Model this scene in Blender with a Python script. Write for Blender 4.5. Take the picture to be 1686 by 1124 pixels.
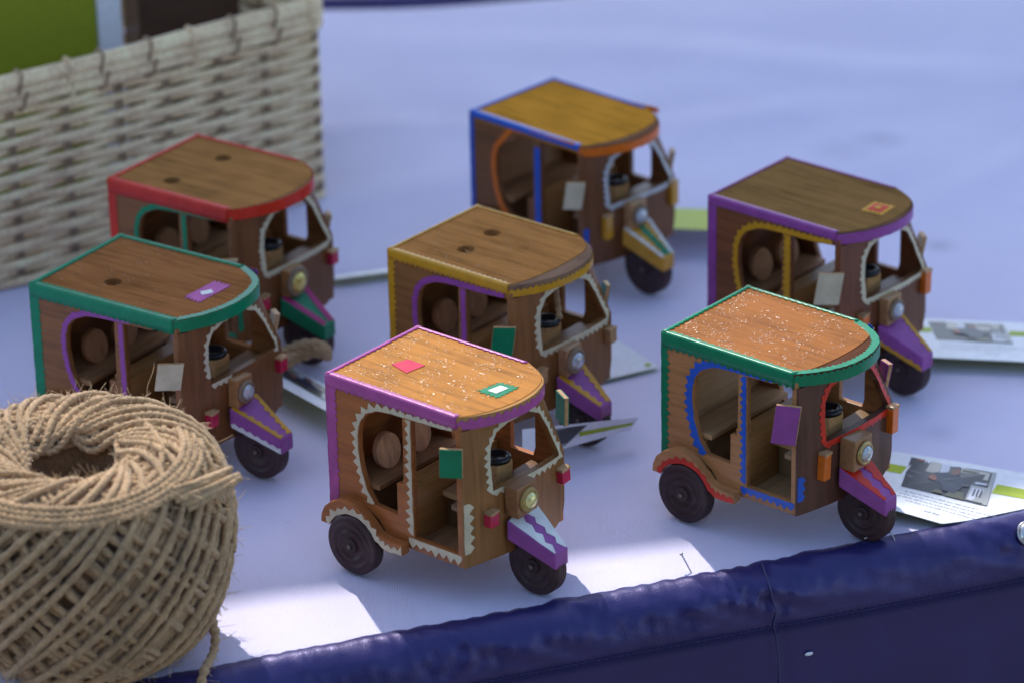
import bpy, bmesh, math, random
import numpy as np
from mathutils import Vector, Matrix, noise
from mathutils.geometry import delaunay_2d_cdt

random.seed(7); rng = np.random.default_rng(7)
S = bpy.context.scene
COL = S.collection
for o in list(bpy.data.objects):
    bpy.data.objects.remove(o)

# ------------------------------------------------------------------ camera
cam = bpy.data.cameras.new('camera'); co = bpy.data.objects.new('camera', cam); COL.objects.link(co)
RT = Vector((0.999807, -0.008163, -0.017843)); UP = Vector((0.019622, 0.415920, 0.909190)); FW = Vector((0, 0.909365, -0.416000))
m = Matrix((RT, UP, -FW)).transposed().to_4x4()
m.translation = (0, 0, 0.97367)
co.matrix_world = m
cam.sensor_width = 36; cam.lens = 132.3
cam.clip_start = 0.05; cam.clip_end = 500
cam.dof.use_dof = True; cam.dof.focus_distance = 2.06; cam.dof.aperture_fstop = 5.8; cam.dof.aperture_blades = 8
S.camera = co
# ------------------------------------------------------------------ light
SUN_EL = math.radians(52); AZ = math.radians(-19)          # the sun stands behind the table, a little to the left
tosun = Vector((math.sin(AZ)*math.cos(SUN_EL), math.cos(AZ)*math.cos(SUN_EL), math.sin(SUN_EL)))
W = bpy.data.worlds.new('World'); S.world = W; W.use_nodes = True
nt = W.node_tree; nt.nodes.clear()
sky = nt.nodes.new('ShaderNodeTexSky'); sky.sky_type = 'NISHITA'; sky.sun_disc = False
sky.sun_elevation = SUN_EL; sky.sun_rotation = AZ; sky.air_density = 1.0; sky.dust_density = 1.3; sky.ozone_density = 1.5
bg = nt.nodes.new('ShaderNodeBackground'); bg.inputs['Strength'].default_value = 0.15
wo = nt.nodes.new('ShaderNodeOutputWorld')
nt.links.new(sky.outputs[0], bg.inputs[0]); nt.links.new(bg.outputs[0], wo.inputs[0])
sl = bpy.data.lights.new('sun', 'SUN'); sl.energy = 2.0; sl.angle = math.radians(0.7); sl.color = (1.0, 0.96, 0.90)
so = bpy.data.objects.new('sun', sl); COL.objects.link(so); so.location = (-1, 4, 4)
so.rotation_euler = (-tosun).to_track_quat('-Z', 'Y').to_euler()
S.view_settings.view_transform = 'Standard'; S.view_settings.look = 'None'
S.view_settings.exposure = 1.0; S.view_settings.gamma = 1.0

# ------------------------------------------------------------------ materials
MATS = {}
def base_mat(key):
    mt = bpy.data.materials.new(key); mt.use_nodes = True
    n = mt.node_tree.nodes; l = mt.node_tree.links
    return mt, n, l, n['Principled BSDF']
def mapping(n, l, scale, coord='Object'):
    tc = n.new('ShaderNodeTexCoord'); mp = n.new('ShaderNodeMapping'); mp.inputs['Scale'].default_value = scale
    l.new(tc.outputs[coord], mp.inputs['Vector'])
    return mp
def noise_node(n, l, vec, scale, detail=3, rough=0.55, dist=0.0):
    t = n.new('ShaderNodeTexNoise'); t.inputs['Scale'].default_value = scale; t.inputs['Detail'].default_value = detail
    t.inputs['Roughness'].default_value = rough; t.inputs['Distortion'].default_value = dist
    l.new(vec, t.inputs['Vector']); return t
def ramp(n, l, fac, stops):
    r = n.new('ShaderNodeValToRGB'); e = r.color_ramp.elements
    while len(e) < len(stops): e.new(0.5)
    for i, (p, c) in enumerate(stops):
        e[i].position = p; e[i].color = (*c, 1)
    l.new(fac, r.inputs[0]); return r
def bump(n, l, h, strength, dist, prev=None):
    b = n.new('ShaderNodeBump'); b.inputs['Strength'].default_value = strength; b.inputs['Distance'].default_value = dist
    l.new(h, b.inputs['Height'])
    if prev: l.new(prev.outputs[0], b.inputs['Normal'])
    return b
def wood(c, axis='x', rough=0.42, coat=0.25, speck=0.0, contrast=0.5, grain=1.0):
    key = 'wood_%s_%.2f_%.2f_%.2f_%s_%.2f' % ('_'.join('%.3f' % v for v in c), rough, coat, speck, axis, contrast)
    if key in MATS: return MATS[key]
    mt, n, l, p = base_mat(key)
    sc = {'x': (18, 260, 260), 'y': (260, 18, 260), 'z': (260, 260, 18)}[axis]
    oi = n.new('ShaderNodeObjectInfo')
    tc = n.new('ShaderNodeTexCoord')
    off = n.new('ShaderNodeVectorMath'); off.operation = 'MULTIPLY_ADD'
    comb = n.new('ShaderNodeCombineXYZ')
    for k in range(3): l.new(oi.outputs['Random'], comb.inputs[k])
    l.new(comb.outputs[0], off.inputs[0]); off.inputs[1].default_value = (3.1, 1.7, 2.3); l.new(tc.outputs['Object'], off.inputs[2])
    mp = n.new('ShaderNodeMapping'); mp.inputs['Scale'].default_value = sc; l.new(off.outputs[0], mp.inputs['Vector'])
    g = noise_node(n, l, mp.outputs[0], 1.0, 6, 0.62, 0.6)
    g2 = noise_node(n, l, mp.outputs[0], 4.2, 3, 0.7)
    big = noise_node(n, l, off.outputs[0], 34, 3)
    a = n.new('ShaderNodeMath'); a.operation = 'MULTIPLY_ADD'; l.new(g2.outputs[0], a.inputs[0]); a.inputs[1].default_value = 0.35; l.new(g.outputs[0], a.inputs[2])
    b = n.new('ShaderNodeMath'); b.operation = 'MULTIPLY_ADD'; l.new(big.outputs[0], b.inputs[0]); b.inputs[1].default_value = 0.45; l.new(a.outputs[0], b.inputs[2])
    lo = tuple(v*(1-contrast) for v in c); hi = tuple(min(v*(1+contrast*0.55), 1) for v in c)
    r = ramp(n, l, b.outputs[0], [(0.55, lo), (0.80, c), (1.15 if False else 1.0, hi)])
    hs = n.new('ShaderNodeHueSaturation'); l.new(r.outputs[0], hs.inputs['Color'])
    va = n.new('ShaderNodeMath'); va.operation = 'MULTIPLY_ADD'; l.new(oi.outputs['Random'], va.inputs[0]); va.inputs[1].default_value = 0.24; va.inputs[2].default_value = 0.88
    l.new(va.outputs[0], hs.inputs['Value']); l.new(hs.outputs[0], p.inputs['Base Color'])
    p.inputs['Roughness'].default_value = rough; p.inputs['Specular IOR Level'].default_value = 0.16 if not speck else (0.06 if speck > 0.2 else 0.0)
    p.inputs['Coat Weight'].default_value = coat; p.inputs['Coat Roughness'].default_value = 0.22
    bp = bump(n, l, a.outputs[0], 0.35*grain, 0.0006)
    if speck:
        mp2 = n.new('ShaderNodeMapping'); mp2.inputs['Scale'].default_value = (480, 900, 900); mp2.inputs['Rotation'].default_value = (0, 0, 0.5); l.new(off.outputs[0], mp2.inputs['Vector'])
        s = noise_node(n, l, mp2.outputs[0], 1.0, 2, 0.5, 1.0)
        rs = ramp(n, l, s.outputs[0], [(0.50, (0, 0, 0)), (0.66, (1, 1, 1))])
        bc = bump(n, l, rs.outputs[0], 1.0, 0.0011*speck/0.5)
        l.new(bc.outputs[0], p.inputs['Coat Normal']); p.inputs['Coat Roughness'].default_value = 0.09
    l.new(bp.outputs[0], p.inputs['Normal'])
    MATS[key] = mt; return mt
def paint(name, c, rough=0.36, spec=0.5, var=0.12, bumps=0.25, wear=True):
    key = 'paint_' + name
    if key in MATS: return MATS[key]
    mt, n, l, p = base_mat(key)
    tc = n.new('ShaderNodeTexCoord')
    t = noise_node(n, l, tc.outputs['Object'], 120, 4)
    r = ramp(n, l, t.outputs[0], [(0.3, tuple(v*(1-var) for v in c)), (0.7, tuple(min(1, v*(1+var)) for v in c))])
    out = r.outputs[0]
    if wear:
        t3 = noise_node(n, l, tc.outputs['Object'], 520, 5, 0.7)
        rr = ramp(n, l, t3.outputs[0], [(0.66, (0, 0, 0)), (0.72, (1, 1, 1))])
        mx = n.new('ShaderNodeMixRGB'); l.new(rr.outputs[0], mx.inputs[0]); l.new(out, mx.inputs[1]); mx.inputs[2].default_value = (*(v*0.6+0.02 for v in c), 1)
        out = mx.outputs[0]
    l.new(out, p.inputs['Base Color']); p.inputs['Roughness'].default_value = rough
    p.inputs['Specular IOR Level'].default_value = spec
    t2 = noise_node(n, l, tc.outputs['Object'], 260, 3)
    b = bump(n, l, t2.outputs[0], bumps, 0.0008); l.new(b.outputs[0], p.inputs['Normal'])
    MATS[key] = mt; return mt
C = dict(green=(0.0, 0.20, 0.085), purple=(0.29, 0.065, 0.28), pink=(0.42, 0.085, 0.28), cream=(0.62, 0.54, 0.36), red=(0.60, 0.03, 0.012), blue=(0.015, 0.10, 0.50),
         orange=(0.70, 0.15, 0.008), yellow=(0.58, 0.28, 0.015), crimson=(0.55, 0.015, 0.06), white=(0.72, 0.72, 0.68), grey=(0.52, 0.53, 0.52), magenta=(0.42, 0.03, 0.16))
def sticker(c): return paint('sticker_' + c, C[c], 0.55, 0.22)
def tape(c): return paint('tape_' + c, C[c], 0.30, 0.32)
def flat(name, c, rough=0.6, metallic=0.0, spec=0.5, trans=0.0, ior=1.45):
    key = 'flat_' + name
    if key in MATS: return MATS[key]
    mt, n, l, p = base_mat(key)
    tc = n.new('ShaderNodeTexCoord'); t = noise_node(n, l, tc.outputs['Object'], 180, 3)
    r = ramp(n, l, t.outputs[0], [(0.3, tuple(v*0.92 for v in c)), (0.7, tuple(min(1, v*1.05) for v in c))])
    l.new(r.outputs[0], p.inputs['Base Color']); p.inputs['Roughness'].default_value = rough; p.inputs['Metallic'].default_value = metallic
    p.inputs['Specular IOR Level'].default_value = spec; p.inputs['Transmission Weight'].default_value = trans; p.inputs['IOR'].default_value = ior
    MATS[key] = mt; return mt
def cloth_mat():
    mt, n, l, p = base_mat('white_cotton')
    tc = n.new('ShaderNodeTexCoord')
    big = noise_node(n, l, tc.outputs['Object'], 7, 4, 0.6)
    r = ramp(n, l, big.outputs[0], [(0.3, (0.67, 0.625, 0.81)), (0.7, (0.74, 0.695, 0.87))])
    st = noise_node(n, l, tc.outputs['Object'], 16, 5, 0.6, 0.5)
    rs = ramp(n, l, st.outputs[0], [(0.70, (1, 1, 1)), (0.80, (0.86, 0.85, 0.86))])
    mx = n.new('ShaderNodeMixRGB'); mx.blend_type = 'MULTIPLY'; mx.inputs[0].default_value = 1
    l.new(r.outputs[0], mx.inputs[1]); l.new(rs.outputs[0], mx.inputs[2]); l.new(mx.outputs[0], p.inputs['Base Color'])
    last = mx
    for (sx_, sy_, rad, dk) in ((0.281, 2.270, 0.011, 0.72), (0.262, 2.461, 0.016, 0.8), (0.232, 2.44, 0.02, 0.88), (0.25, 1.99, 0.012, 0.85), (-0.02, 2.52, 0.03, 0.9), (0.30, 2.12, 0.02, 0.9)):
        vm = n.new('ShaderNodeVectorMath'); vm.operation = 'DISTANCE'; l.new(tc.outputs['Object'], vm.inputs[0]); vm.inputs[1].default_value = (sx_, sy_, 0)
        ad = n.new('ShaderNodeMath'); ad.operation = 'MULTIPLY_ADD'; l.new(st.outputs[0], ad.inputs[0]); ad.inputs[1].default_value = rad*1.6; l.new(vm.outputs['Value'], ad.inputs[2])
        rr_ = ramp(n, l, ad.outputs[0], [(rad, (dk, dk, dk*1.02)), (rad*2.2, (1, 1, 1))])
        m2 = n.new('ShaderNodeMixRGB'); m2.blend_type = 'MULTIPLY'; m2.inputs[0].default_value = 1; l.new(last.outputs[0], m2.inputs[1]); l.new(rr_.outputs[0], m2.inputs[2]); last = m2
    l.new(last.outputs[0], p.inputs['Base Color'])
    p.inputs['Roughness'].default_value = 0.85; p.inputs['Sheen Weight'].default_value = 0.15
    wv = noise_node(n, l, tc.outputs['Object'], 900, 2)
    w1 = n.new('ShaderNodeTexWave'); w1.inputs['Scale'].default_value = 330; w1.bands_direction = 'X'; l.new(tc.outputs['Object'], w1.inputs['Vector'])
    w2 = n.new('ShaderNodeTexWave'); w2.inputs['Scale'].default_value = 330; w2.bands_direction = 'Y'; l.new(tc.outputs['Object'], w2.inputs['Vector'])
    a = n.new('ShaderNodeMath'); a.operation = 'ADD'; l.new(w1.outputs['Fac'], a.inputs[0]); l.new(w2.outputs['Fac'], a.inputs[1])
    b2 = n.new('ShaderNodeMath'); b2.operation = 'MULTIPLY_ADD'; l.new(wv.outputs[0], b2.inputs[0]); b2.inputs[1].default_value = 1.6; l.new(a.outputs[0], b2.inputs[2])
    b = bump(n, l, b2.outputs[0], 0.35, 0.0004); l.new(b.outputs[0], p.inputs['Normal'])
    return mt
def satin_mat():
    mt, n, l, p = base_mat('navy_satin')
    tc = n.new('ShaderNodeTexCoord')
    t = noise_node(n, l, tc.outputs['Object'], 30, 4)
    r = ramp(n, l, t.outputs[0], [(0.3, (0.014, 0.0135, 0.075)), (0.7, (0.019, 0.018, 0.098))])
    l.new(r.outputs[0], p.inputs['Base Color'])
    p.inputs['Roughness'].default_value = 0.36; p.inputs['Specular IOR Level'].default_value = 0.9; p.inputs['Specular Tint'].default_value = (0.62, 0.55, 1.0, 1)
    p.inputs['Sheen Weight'].default_value = 0.25; p.inputs['Sheen Tint'].default_value = (0.45, 0.4, 1, 1); p.inputs['Sheen Roughness'].default_value = 0.35
    f = noise_node(n, l, tc.outputs['Object'], 1100, 2); f2 = noise_node(n, l, tc.outputs['Object'], 130, 4)
    b = bump(n, l, f.outputs[0], 0.35, 0.0004); l.new(b.outputs[0], p.inputs['Normal'])
    return mt
def jute_mat(name, c, rough=0.9):
    mt, n, l, p = base_mat(name)
    tc = n.new('ShaderNodeTexCoord')
    t = noise_node(n, l, tc.outputs['Object'], 420, 5, 0.7); t2 = noise_node(n, l, tc.outputs['Object'], 45, 3)
    a = n.new('ShaderNodeMath'); a.operation = 'MULTIPLY_ADD'; l.new(t2.outputs[0], a.inputs[0]); a.inputs[1].default_value = 0.6; l.new(t.outputs[0], a.inputs[2])
    r = ramp(n, l, a.outputs[0], [(0.5, tuple(v*0.55 for v in c)), (0.78, c), (1.0, tuple(min(1, v*1.4) for v in c))])
    l.new(r.outputs[0], p.inputs['Base Color']); p.inputs['Roughness'].default_value = rough; p.inputs['Specular IOR Level'].default_value = 0.25
    p.inputs['Sheen Weight'].default_value = 0.3
    b = bump(n, l, t.outputs[0], 0.6, 0.001); l.new(b.outputs[0], p.inputs['Normal'])
    return mt
M_CLOTH = cloth_mat(); M_SATIN = satin_mat()
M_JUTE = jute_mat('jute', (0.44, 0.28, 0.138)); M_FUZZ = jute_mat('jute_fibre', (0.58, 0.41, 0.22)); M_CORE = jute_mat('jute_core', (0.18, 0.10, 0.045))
M_RATTAN = jute_mat('rattan', (0.88, 0.64, 0.37), 0.6); M_RATTAN2 = jute_mat('rattan_dark', (0.34, 0.22, 0.12), 0.65)
M_WHEEL = wood((0.056, 0.030, 0.030), 'x', 0.5, 0.2, contrast=0.35)
M_CARD = flat('card', (0.80, 0.81, 0.84), 0.45); M_LIME = flat('lime', (0.37, 0.46, 0.02), 0.6); M_LIME2 = flat('lime_paper', (0.26, 0.30, 0.010), 0.6)
M_BRASS = flat('brass', (0.45, 0.33, 0.13), 0.35, 0.8); M_STEEL = flat('steel', (0.55, 0.53, 0.5), 0.3, 1.0)
M_BLACK = flat('black', (0.012, 0.012, 0.014), 0.35)

# ------------------------------------------------------------------ object helpers
def link(name, me, mat=None, parent=None, smooth=False):
    o = bpy.data.objects.new(name, me); COL.objects.link(o)
    if mat is not None:
        for mm in (mat if isinstance(mat, (list, tuple)) else [mat]): me.materials.append(mm)
    if parent is not None: o.parent = parent
    if smooth: me.polygons.foreach_set('use_smooth', [True]*len(me.polygons))
    return o
def tag(o, label=None, cat=None, group=None, kind=None):
    for k, v in (('label', label), ('category', cat), ('group', group), ('kind', kind)):
        if v: o[k] = v
    return o
def empty(name, loc, rz=0):
    o = bpy.data.objects.new(name, None); COL.objects.link(o); o.location = loc; o.rotation_euler = (0, 0, rz); o.empty_display_size = 0.02
    return o
def bm_obj(name, bm, mat, parent=None, bevel=0.0, smooth=False, seg=2):
    bmesh.ops.recalc_face_normals(bm, faces=bm.faces[:])
    me = bpy.data.meshes.new(name); bm.to_mesh(me); bm.free()
    o = link(name, me, mat, parent, smooth)
    if bevel:
        b = o.modifiers.new('bevel', 'BEVEL'); b.width = bevel*0.001; b.segments = seg; b.limit_method = 'ANGLE'; b.angle_limit = math.radians(38)
    return o
mm = 0.001
def add_box(bm, x0, x1, y0, y1, z0, z1, f=None):
    f = f or (lambda x, y, z: (x*mm, y*mm, z*mm))
    v = [bm.verts.new(f(x, y, z)) for x in (x0, x1) for y in (y0, y1) for z in (z0, z1)]
    for q in ((0, 1, 3, 2), (4, 6, 7, 5), (0, 4, 5, 1), (2, 3, 7, 6), (0, 2, 6, 4), (1, 5, 7, 3)):
        bm.faces.new([v[i] for i in q])
    return v
def plate(outer, holes, f, t, cuts=(), vcuts=()):
    """flat polygon with holes in (u,v), bent by f(u,v,h) and given thickness t (h from 0 to -t)"""
    vin = []; ein = []
    for lp in [outer] + list(holes):
        b0 = len(vin); vin += [Vector((p[0], p[1])) for p in lp]
        ein += [(b0+i, b0+(i+1) % len(lp)) for i in range(len(lp))]
    vo, _, fo_, _, _, _ = delaunay_2d_cdt(vin, ein, [], 0, 1e-5)
    def inside(q, lp):
        r = False
        for (x0, y0), (x1, y1) in zip(lp, lp[1:]+lp[:1]):
            if (y0 > q[1]) != (y1 > q[1]) and q[0] < (x1-x0)*(q[1]-y0)/(y1-y0)+x0: r = not r
        return r
    bm = bmesh.new(); vs = [bm.verts.new((v[0], v[1], 0)) for v in vo]; outer = list(outer)
    for tri in fo_:
        q = sum((vo[i] for i in tri), Vector((0, 0)))/len(tri)
        if inside(q, outer) and not any(inside(q, list(h)) for h in holes): bm.faces.new([vs[i] for i in tri])
    bmesh.ops.delete(bm, geom=[v for v in bm.verts if not v.link_faces], context='VERTS')
    for c in cuts:
        no = Vector((1, 0, 0))
        bmesh.ops.bisect_plane(bm, geom=bm.verts[:]+bm.edges[:]+bm.faces[:], plane_co=no*c, plane_no=no)
    for c in vcuts:
        no = Vector((0, 1, 0))
        bmesh.ops.bisect_plane(bm, geom=bm.verts[:]+bm.edges[:]+bm.faces[:], plane_co=no*c, plane_no=no)
    bm.verts.index_update()
    out = bmesh.new(); n = len(bm.verts)
    A = [out.verts.new(f(v.co.x, v.co.y, 0)) for v in bm.verts]; B = [out.verts.new(f(v.co.x, v.co.y, -t)) for v in bm.verts]
    for fc in bm.faces:
        ix = [v.index for v in fc.verts]
        out.faces.new([A[i] for i in ix]); out.faces.new([B[i] for i in reversed(ix)])
    for e in bm.edges:
        if len(e.link_faces) == 1:
            i, j = e.verts[0].index, e.verts[1].index
            try: out.faces.new([A[i], A[j], B[j], B[i]])
            except ValueError: pass
    bm.free(); return out
def resample(pts, step):
    P = [Vector((p[0], p[1])) for p in pts]; L = [0]
    for a, b in zip(P, P[1:]): L.append(L[-1] + (b-a).length)
    n = max(2, int(round(L[-1]/step))); out = []; k = 0
    for i in range(n+1):
        s = L[-1]*i/n
        while k < len(P)-2 and s > L[k+1]: k += 1
        tt = (s-L[k])/max(1e-9, L[k+1]-L[k]); out.append(P[k].lerp(P[k+1], tt))
    return out
def strip(bm, pts, w, amp, pitch, side, f, h0=0.06, h1=0.38, closed=False, jag=0.28):
    """a length of tape along pts (u,v): one clean edge, one edge cut with pinking shears; f(u,v,h) lays it on a surface"""
    P = resample(pts, pitch/2); n = len(P); inn = []; outp = []
    if closed: P = P[:-1]; n -= 1; 
    for i, p in enumerate(P):
        a = P[(i-1) % n] if closed else P[max(0, i-1)]; b = P[(i+1) % n] if closed else P[min(n-1, i+1)]
        d = (b-a).normalized(); nn = Vector((-d.y, d.x))*side
        ww = (w(i/(n-1)) if callable(w) else w) + (amp if i % 2 else 0)*(1+random.uniform(-jag, jag)) + random.uniform(-.15, .15)
        inn.append(p + nn*random.uniform(-.22, .22)); outp.append(p + nn*ww)
    rng_ = range(n) if closed else range(n-1)
    v = [[bm.verts.new(f(q.x, q.y, h)) for q in L] for L in (inn, outp) for h in (h0, h1)]
    for i in rng_:
        j = (i+1) % n
        for a, b in ((0, 1), (1, 3), (3, 2), (2, 0)):
            bm.faces.new([v[a][i], v[a][j], v[b][j], v[b][i]])
    if not closed:
        bm.faces.new([v[k][0] for k in (0, 1, 3, 2)]); bm.faces.new([v[k][-1] for k in (0, 2, 3, 1)])
def lathe(bm, prof, f, n=32, cap=True):
    """prof: (r, w) pairs; f(r*cos, r*sin, w) -> position"""
    rows = []
    for r, w in prof:
        rows.append([bm.verts.new(f(r*math.cos(2*math.pi*k/n), r*math.sin(2*math.pi*k/n), w)) for k in range(n)])
    for a, b in zip(rows, rows[1:]):
        for k in range(n): bm.faces.new([a[k], a[(k+1) % n], b[(k+1) % n], b[k]])
    if cap: bm.faces.new(rows[0][::-1]); bm.faces.new(rows[-1])
def tube(bm, pts, r, n=8, lobes=0.0, twist=0.0, taper=None):
    P = [Vector(p) for p in pts]; rows = []; s = 0
    up = Vector((0, 0, 1)); nrm = None
    for i, p in enumerate(P):
        t = (P[min(i+1, len(P)-1)] - P[max(i-1, 0)]).normalized()
        if nrm is None:
            nrm = t.orthogonal().normalized()
        nrm = (nrm - t*nrm.dot(t)).normalized(); bn = t.cross(nrm)
        if i: s += (P[i]-P[i-1]).length
        rr = r*(taper(i/(len(P)-1)) if taper else 1)
        row = []
        for k in range(n):
            a = 2*math.pi*k/n; q = rr*(1+lobes*math.cos(2*(a-twist*s)))
            row.append(bm.verts.new(p + nrm*q*math.cos(a) + bn*q*math.sin(a)))
        rows.append(row)
    for a, b in zip(rows, rows[1:]):
        for k in range(n): bm.faces.new([a[k], a[(k+1) % n], b[(k+1) % n], b[k]])
    bm.faces.new(rows[0][::-1]); bm.faces.new(rows[-1])

# ------------------------------------------------------------------ the setting: ground, table, cloth, skirt, unseen canvas that blocks the sun
E1 = Vector((0.9417, 0.3364, 0)); N1 = Vector((0.3364, -0.9417, 0)); P0 = Vector((-0.154, 1.7251, 0))
def ground():
    bm = bmesh.new(); v = [bm.verts.new(p) for p in ((-60, -60, -0.75), (60, -60, -0.75), (60, 60, -0.75), (-60, 60, -0.75))]; bm.faces.new(v)
    mt, n, l, p = base_mat('paving')
    tc = n.new('ShaderNodeTexCoord'); t = noise_node(n, l, tc.outputs['Object'], 3, 6)
    r = ramp(n, l, t.outputs[0], [(0.3, (0.16, 0.14, 0.12)), (0.7, (0.26, 0.24, 0.21))]); l.new(r.outputs[0], p.inputs['Base Color']); p.inputs['Roughness'].default_value = 0.9
    tag(bm_obj('ground', bm, mt), kind='structure')
ground()
def cloth_z(x, y):
    far = min(1, max(0, (y-2.15)/0.4))
    a = noise.noise(Vector((x*5.0, y*3.0, 0.3)))*0.0006 + noise.noise(Vector((x*9.0+y*7, y*2.0, 4.3)))*0.0022*far + noise.noise(Vector((x*3.0, y*11.0, 9.3)))*0.002*far
    for (x0_, y0_, dx_, dy_, w_, h_) in ((0.0, 2.50, 1, 0.10, 0.022, 0.0022), (0.2, 2.62, 1, -0.22, 0.03, 0.003), (0.3, 2.36, 0.6, 0.8, 0.018, 0.0014), (-0.02, 2.40, 0.9, 0.5, 0.025, 0.0016), (0.33, 2.0, 0.35, 0.93, 0.014, 0.0009), (-0.1, 1.93, 0.9, 0.3, 0.012, 0.0006)):
        q = math.hypot(dx_, dy_); t_ = ((x-x0_)*dx_+(y-y0_)*dy_)/q; d_ = (-(x-x0_)*dy_+(y-y0_)*dx_)/q + 0.012*math.sin(t_*14)
        a += h_*math.exp(-(d_/w_)**2)*math.exp(-(t_/0.28)**2) - 0.5*h_*math.exp(-((d_-w_*1.6)/w_)**2)*math.exp(-(t_/0.28)**2)
    return a*0.9 - 0.0012
def tablecloth():
    bm = bmesh.new(); nu, nv = 240, 150
    rows = []
    for j in range(nv+1):
        row = []
        for i in range(nu+1):
            u = -1.0 + 2.3*i/nu
            a = P0 + E1*u + N1*-0.0005
            fy = 2.765 + 0.123*(a.x+0.001) + 0.004*math.sin(a.x*23)
            p = a.lerp(Vector((a.x, fy, 0)), j/nv)
            p.z = cloth_z(p.x, p.y) if j else -0.002
            row.append(bm.verts.new(p))
        rows.append(row)
    for a, b in zip(rows, rows[1:]):
        for i in range(nu): bm.faces.new([a[i], a[i+1], b[i+1], b[i]])
    fringe = [bm.verts.new(v.co + Vector((0, 0.004, -0.05))) for v in rows[-1]]
    for i in range(nu): bm.faces.new([rows[-1][i], rows[-1][i+1], fringe[i+1], fringe[i]])
    o = bm_obj('tablecloth', bm, M_CLOTH, smooth=True)
    tag(o, 'plain white cotton tablecloth spread over the whole table top', 'tablecloth')
tablecloth()
def table():
    t = empty('table', (0.0, 2.2, -0.75)); tag(t, 'plain table standing under the white cloth and navy skirt', 'table')
    c = [P0 + E1*-0.9 + N1*-0.02, P0 + E1*1.2 + N1*-0.02, Vector((0.97, 2.83, 0)), Vector((-0.99, 2.60, 0))]
    bm = bmesh.new(); lo = [bm.verts.new((p.x, p.y-2.2, 0.715)) for p in c]; hi = [bm.verts.new((p.x, p.y-2.2, 0.744)) for p in c]
    bm.faces.new(lo[::-1]); bm.faces.new(hi)
    for i in range(4): bm.faces.new([lo[i], lo[(i+1) % 4], hi[(i+1) % 4], hi[i]])
    bm_obj('table_top', bm, wood((0.2, 0.12, 0.06)), t)
    for p in c:
        d = (Vector((0, 2.2, 0))-p).normalized()*0.08; q = p+d; bm = bmesh.new()
        add_box(bm, (q.x-.02)/mm, (q.x+.02)/mm, (q.y-2.2-.02)/mm, (q.y-2.2+.02)/mm, 0, 714)
        bm_obj('leg', bm, wood((0.2, 0.12, 0.06), 'z'), t)
table()
PROF = [(-4, 0.6), (-1.5, 1.3), (0.8, 1.5), (3.6, 1.0), (7, -0.8), (10.4, -3.6), (13.4, -7.2), (15.8, -11.4), (17.8, -16), (19.2, -20), (20.2, -24), (20.8, -28.0), (20, -28.9), (19, -29.7), (18.4, -36), (18.6, -50), (18.2, -75), (17.5, -110), (17, -200), (17, -400), (17, -735)]
def skirt_pt(u, k, extra=0.0):
    o, z = PROF[k] if k < len(PROF) else PROF[-1]
    band = max(0, 1-abs(z+9)/22) if z > -28 else 0
    topb = max(0, 1-abs(z+2)/9)
    f = noise.noise(Vector((u*44, z*0.03, 2.0)))*4.2 + noise.noise(Vector((u*110+z*0.4, z*0.06, 7.0)))*2.0
    gath = noise.noise(Vector((u*9, 0, 11))) + 0.25
    f *= band*(0.35+max(0, gath)*1.3)
    pk = noise.noise(Vector((u*210, z*0.12, 3.0)))*1.0*topb
    rd = lambda a, b_: 1-2.2*abs(noise.noise(Vector((a, b_, 4.4))))
    wk = rd(u*58+z*0.14, z*0.02)*5.0*max(0, 1-abs(z+8)/18)*(0.35+max(0, gath)*1.5) + rd(u*130, z*0.05)*1.0*max(0, 1-abs(z+3)/9) + rd(u*23-z*0.25, z*0.03)*0.9*(1 if -27 < z < -3 else 0)
    low = noise.noise(Vector((u*14, z*0.006, 5)))*2.2*min(1, max(0, (-z-30)/70))
    diag = noise.noise(Vector((u*34+z*0.5, z*0.02, 15)))*0.8*(1 if -28 < z < -6 else 0)
    su = 0.305 + (0.006 if z < -28.5 else 0)*min(1, (-z-28.5)/50 if z < -28.5 else 0)
    seam = 1.0*math.exp(-((u-su)/0.0016)**2) - 0.8*math.exp(-((u-su-0.004)/0.003)**2) if z < 0.5 else 0
    out = o + f*0.35 + wk + low*0.7 + diag + seam + extra
    zz = z + pk*0.6 + (f*0.25 if z > -12 else 0)
    return P0 + E1*u + N1*(out*mm) + Vector((0, 0, zz*mm + (0.0025*math.sin(u*7+1) * (1 if z < -20 else 0))*0.6))
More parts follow.
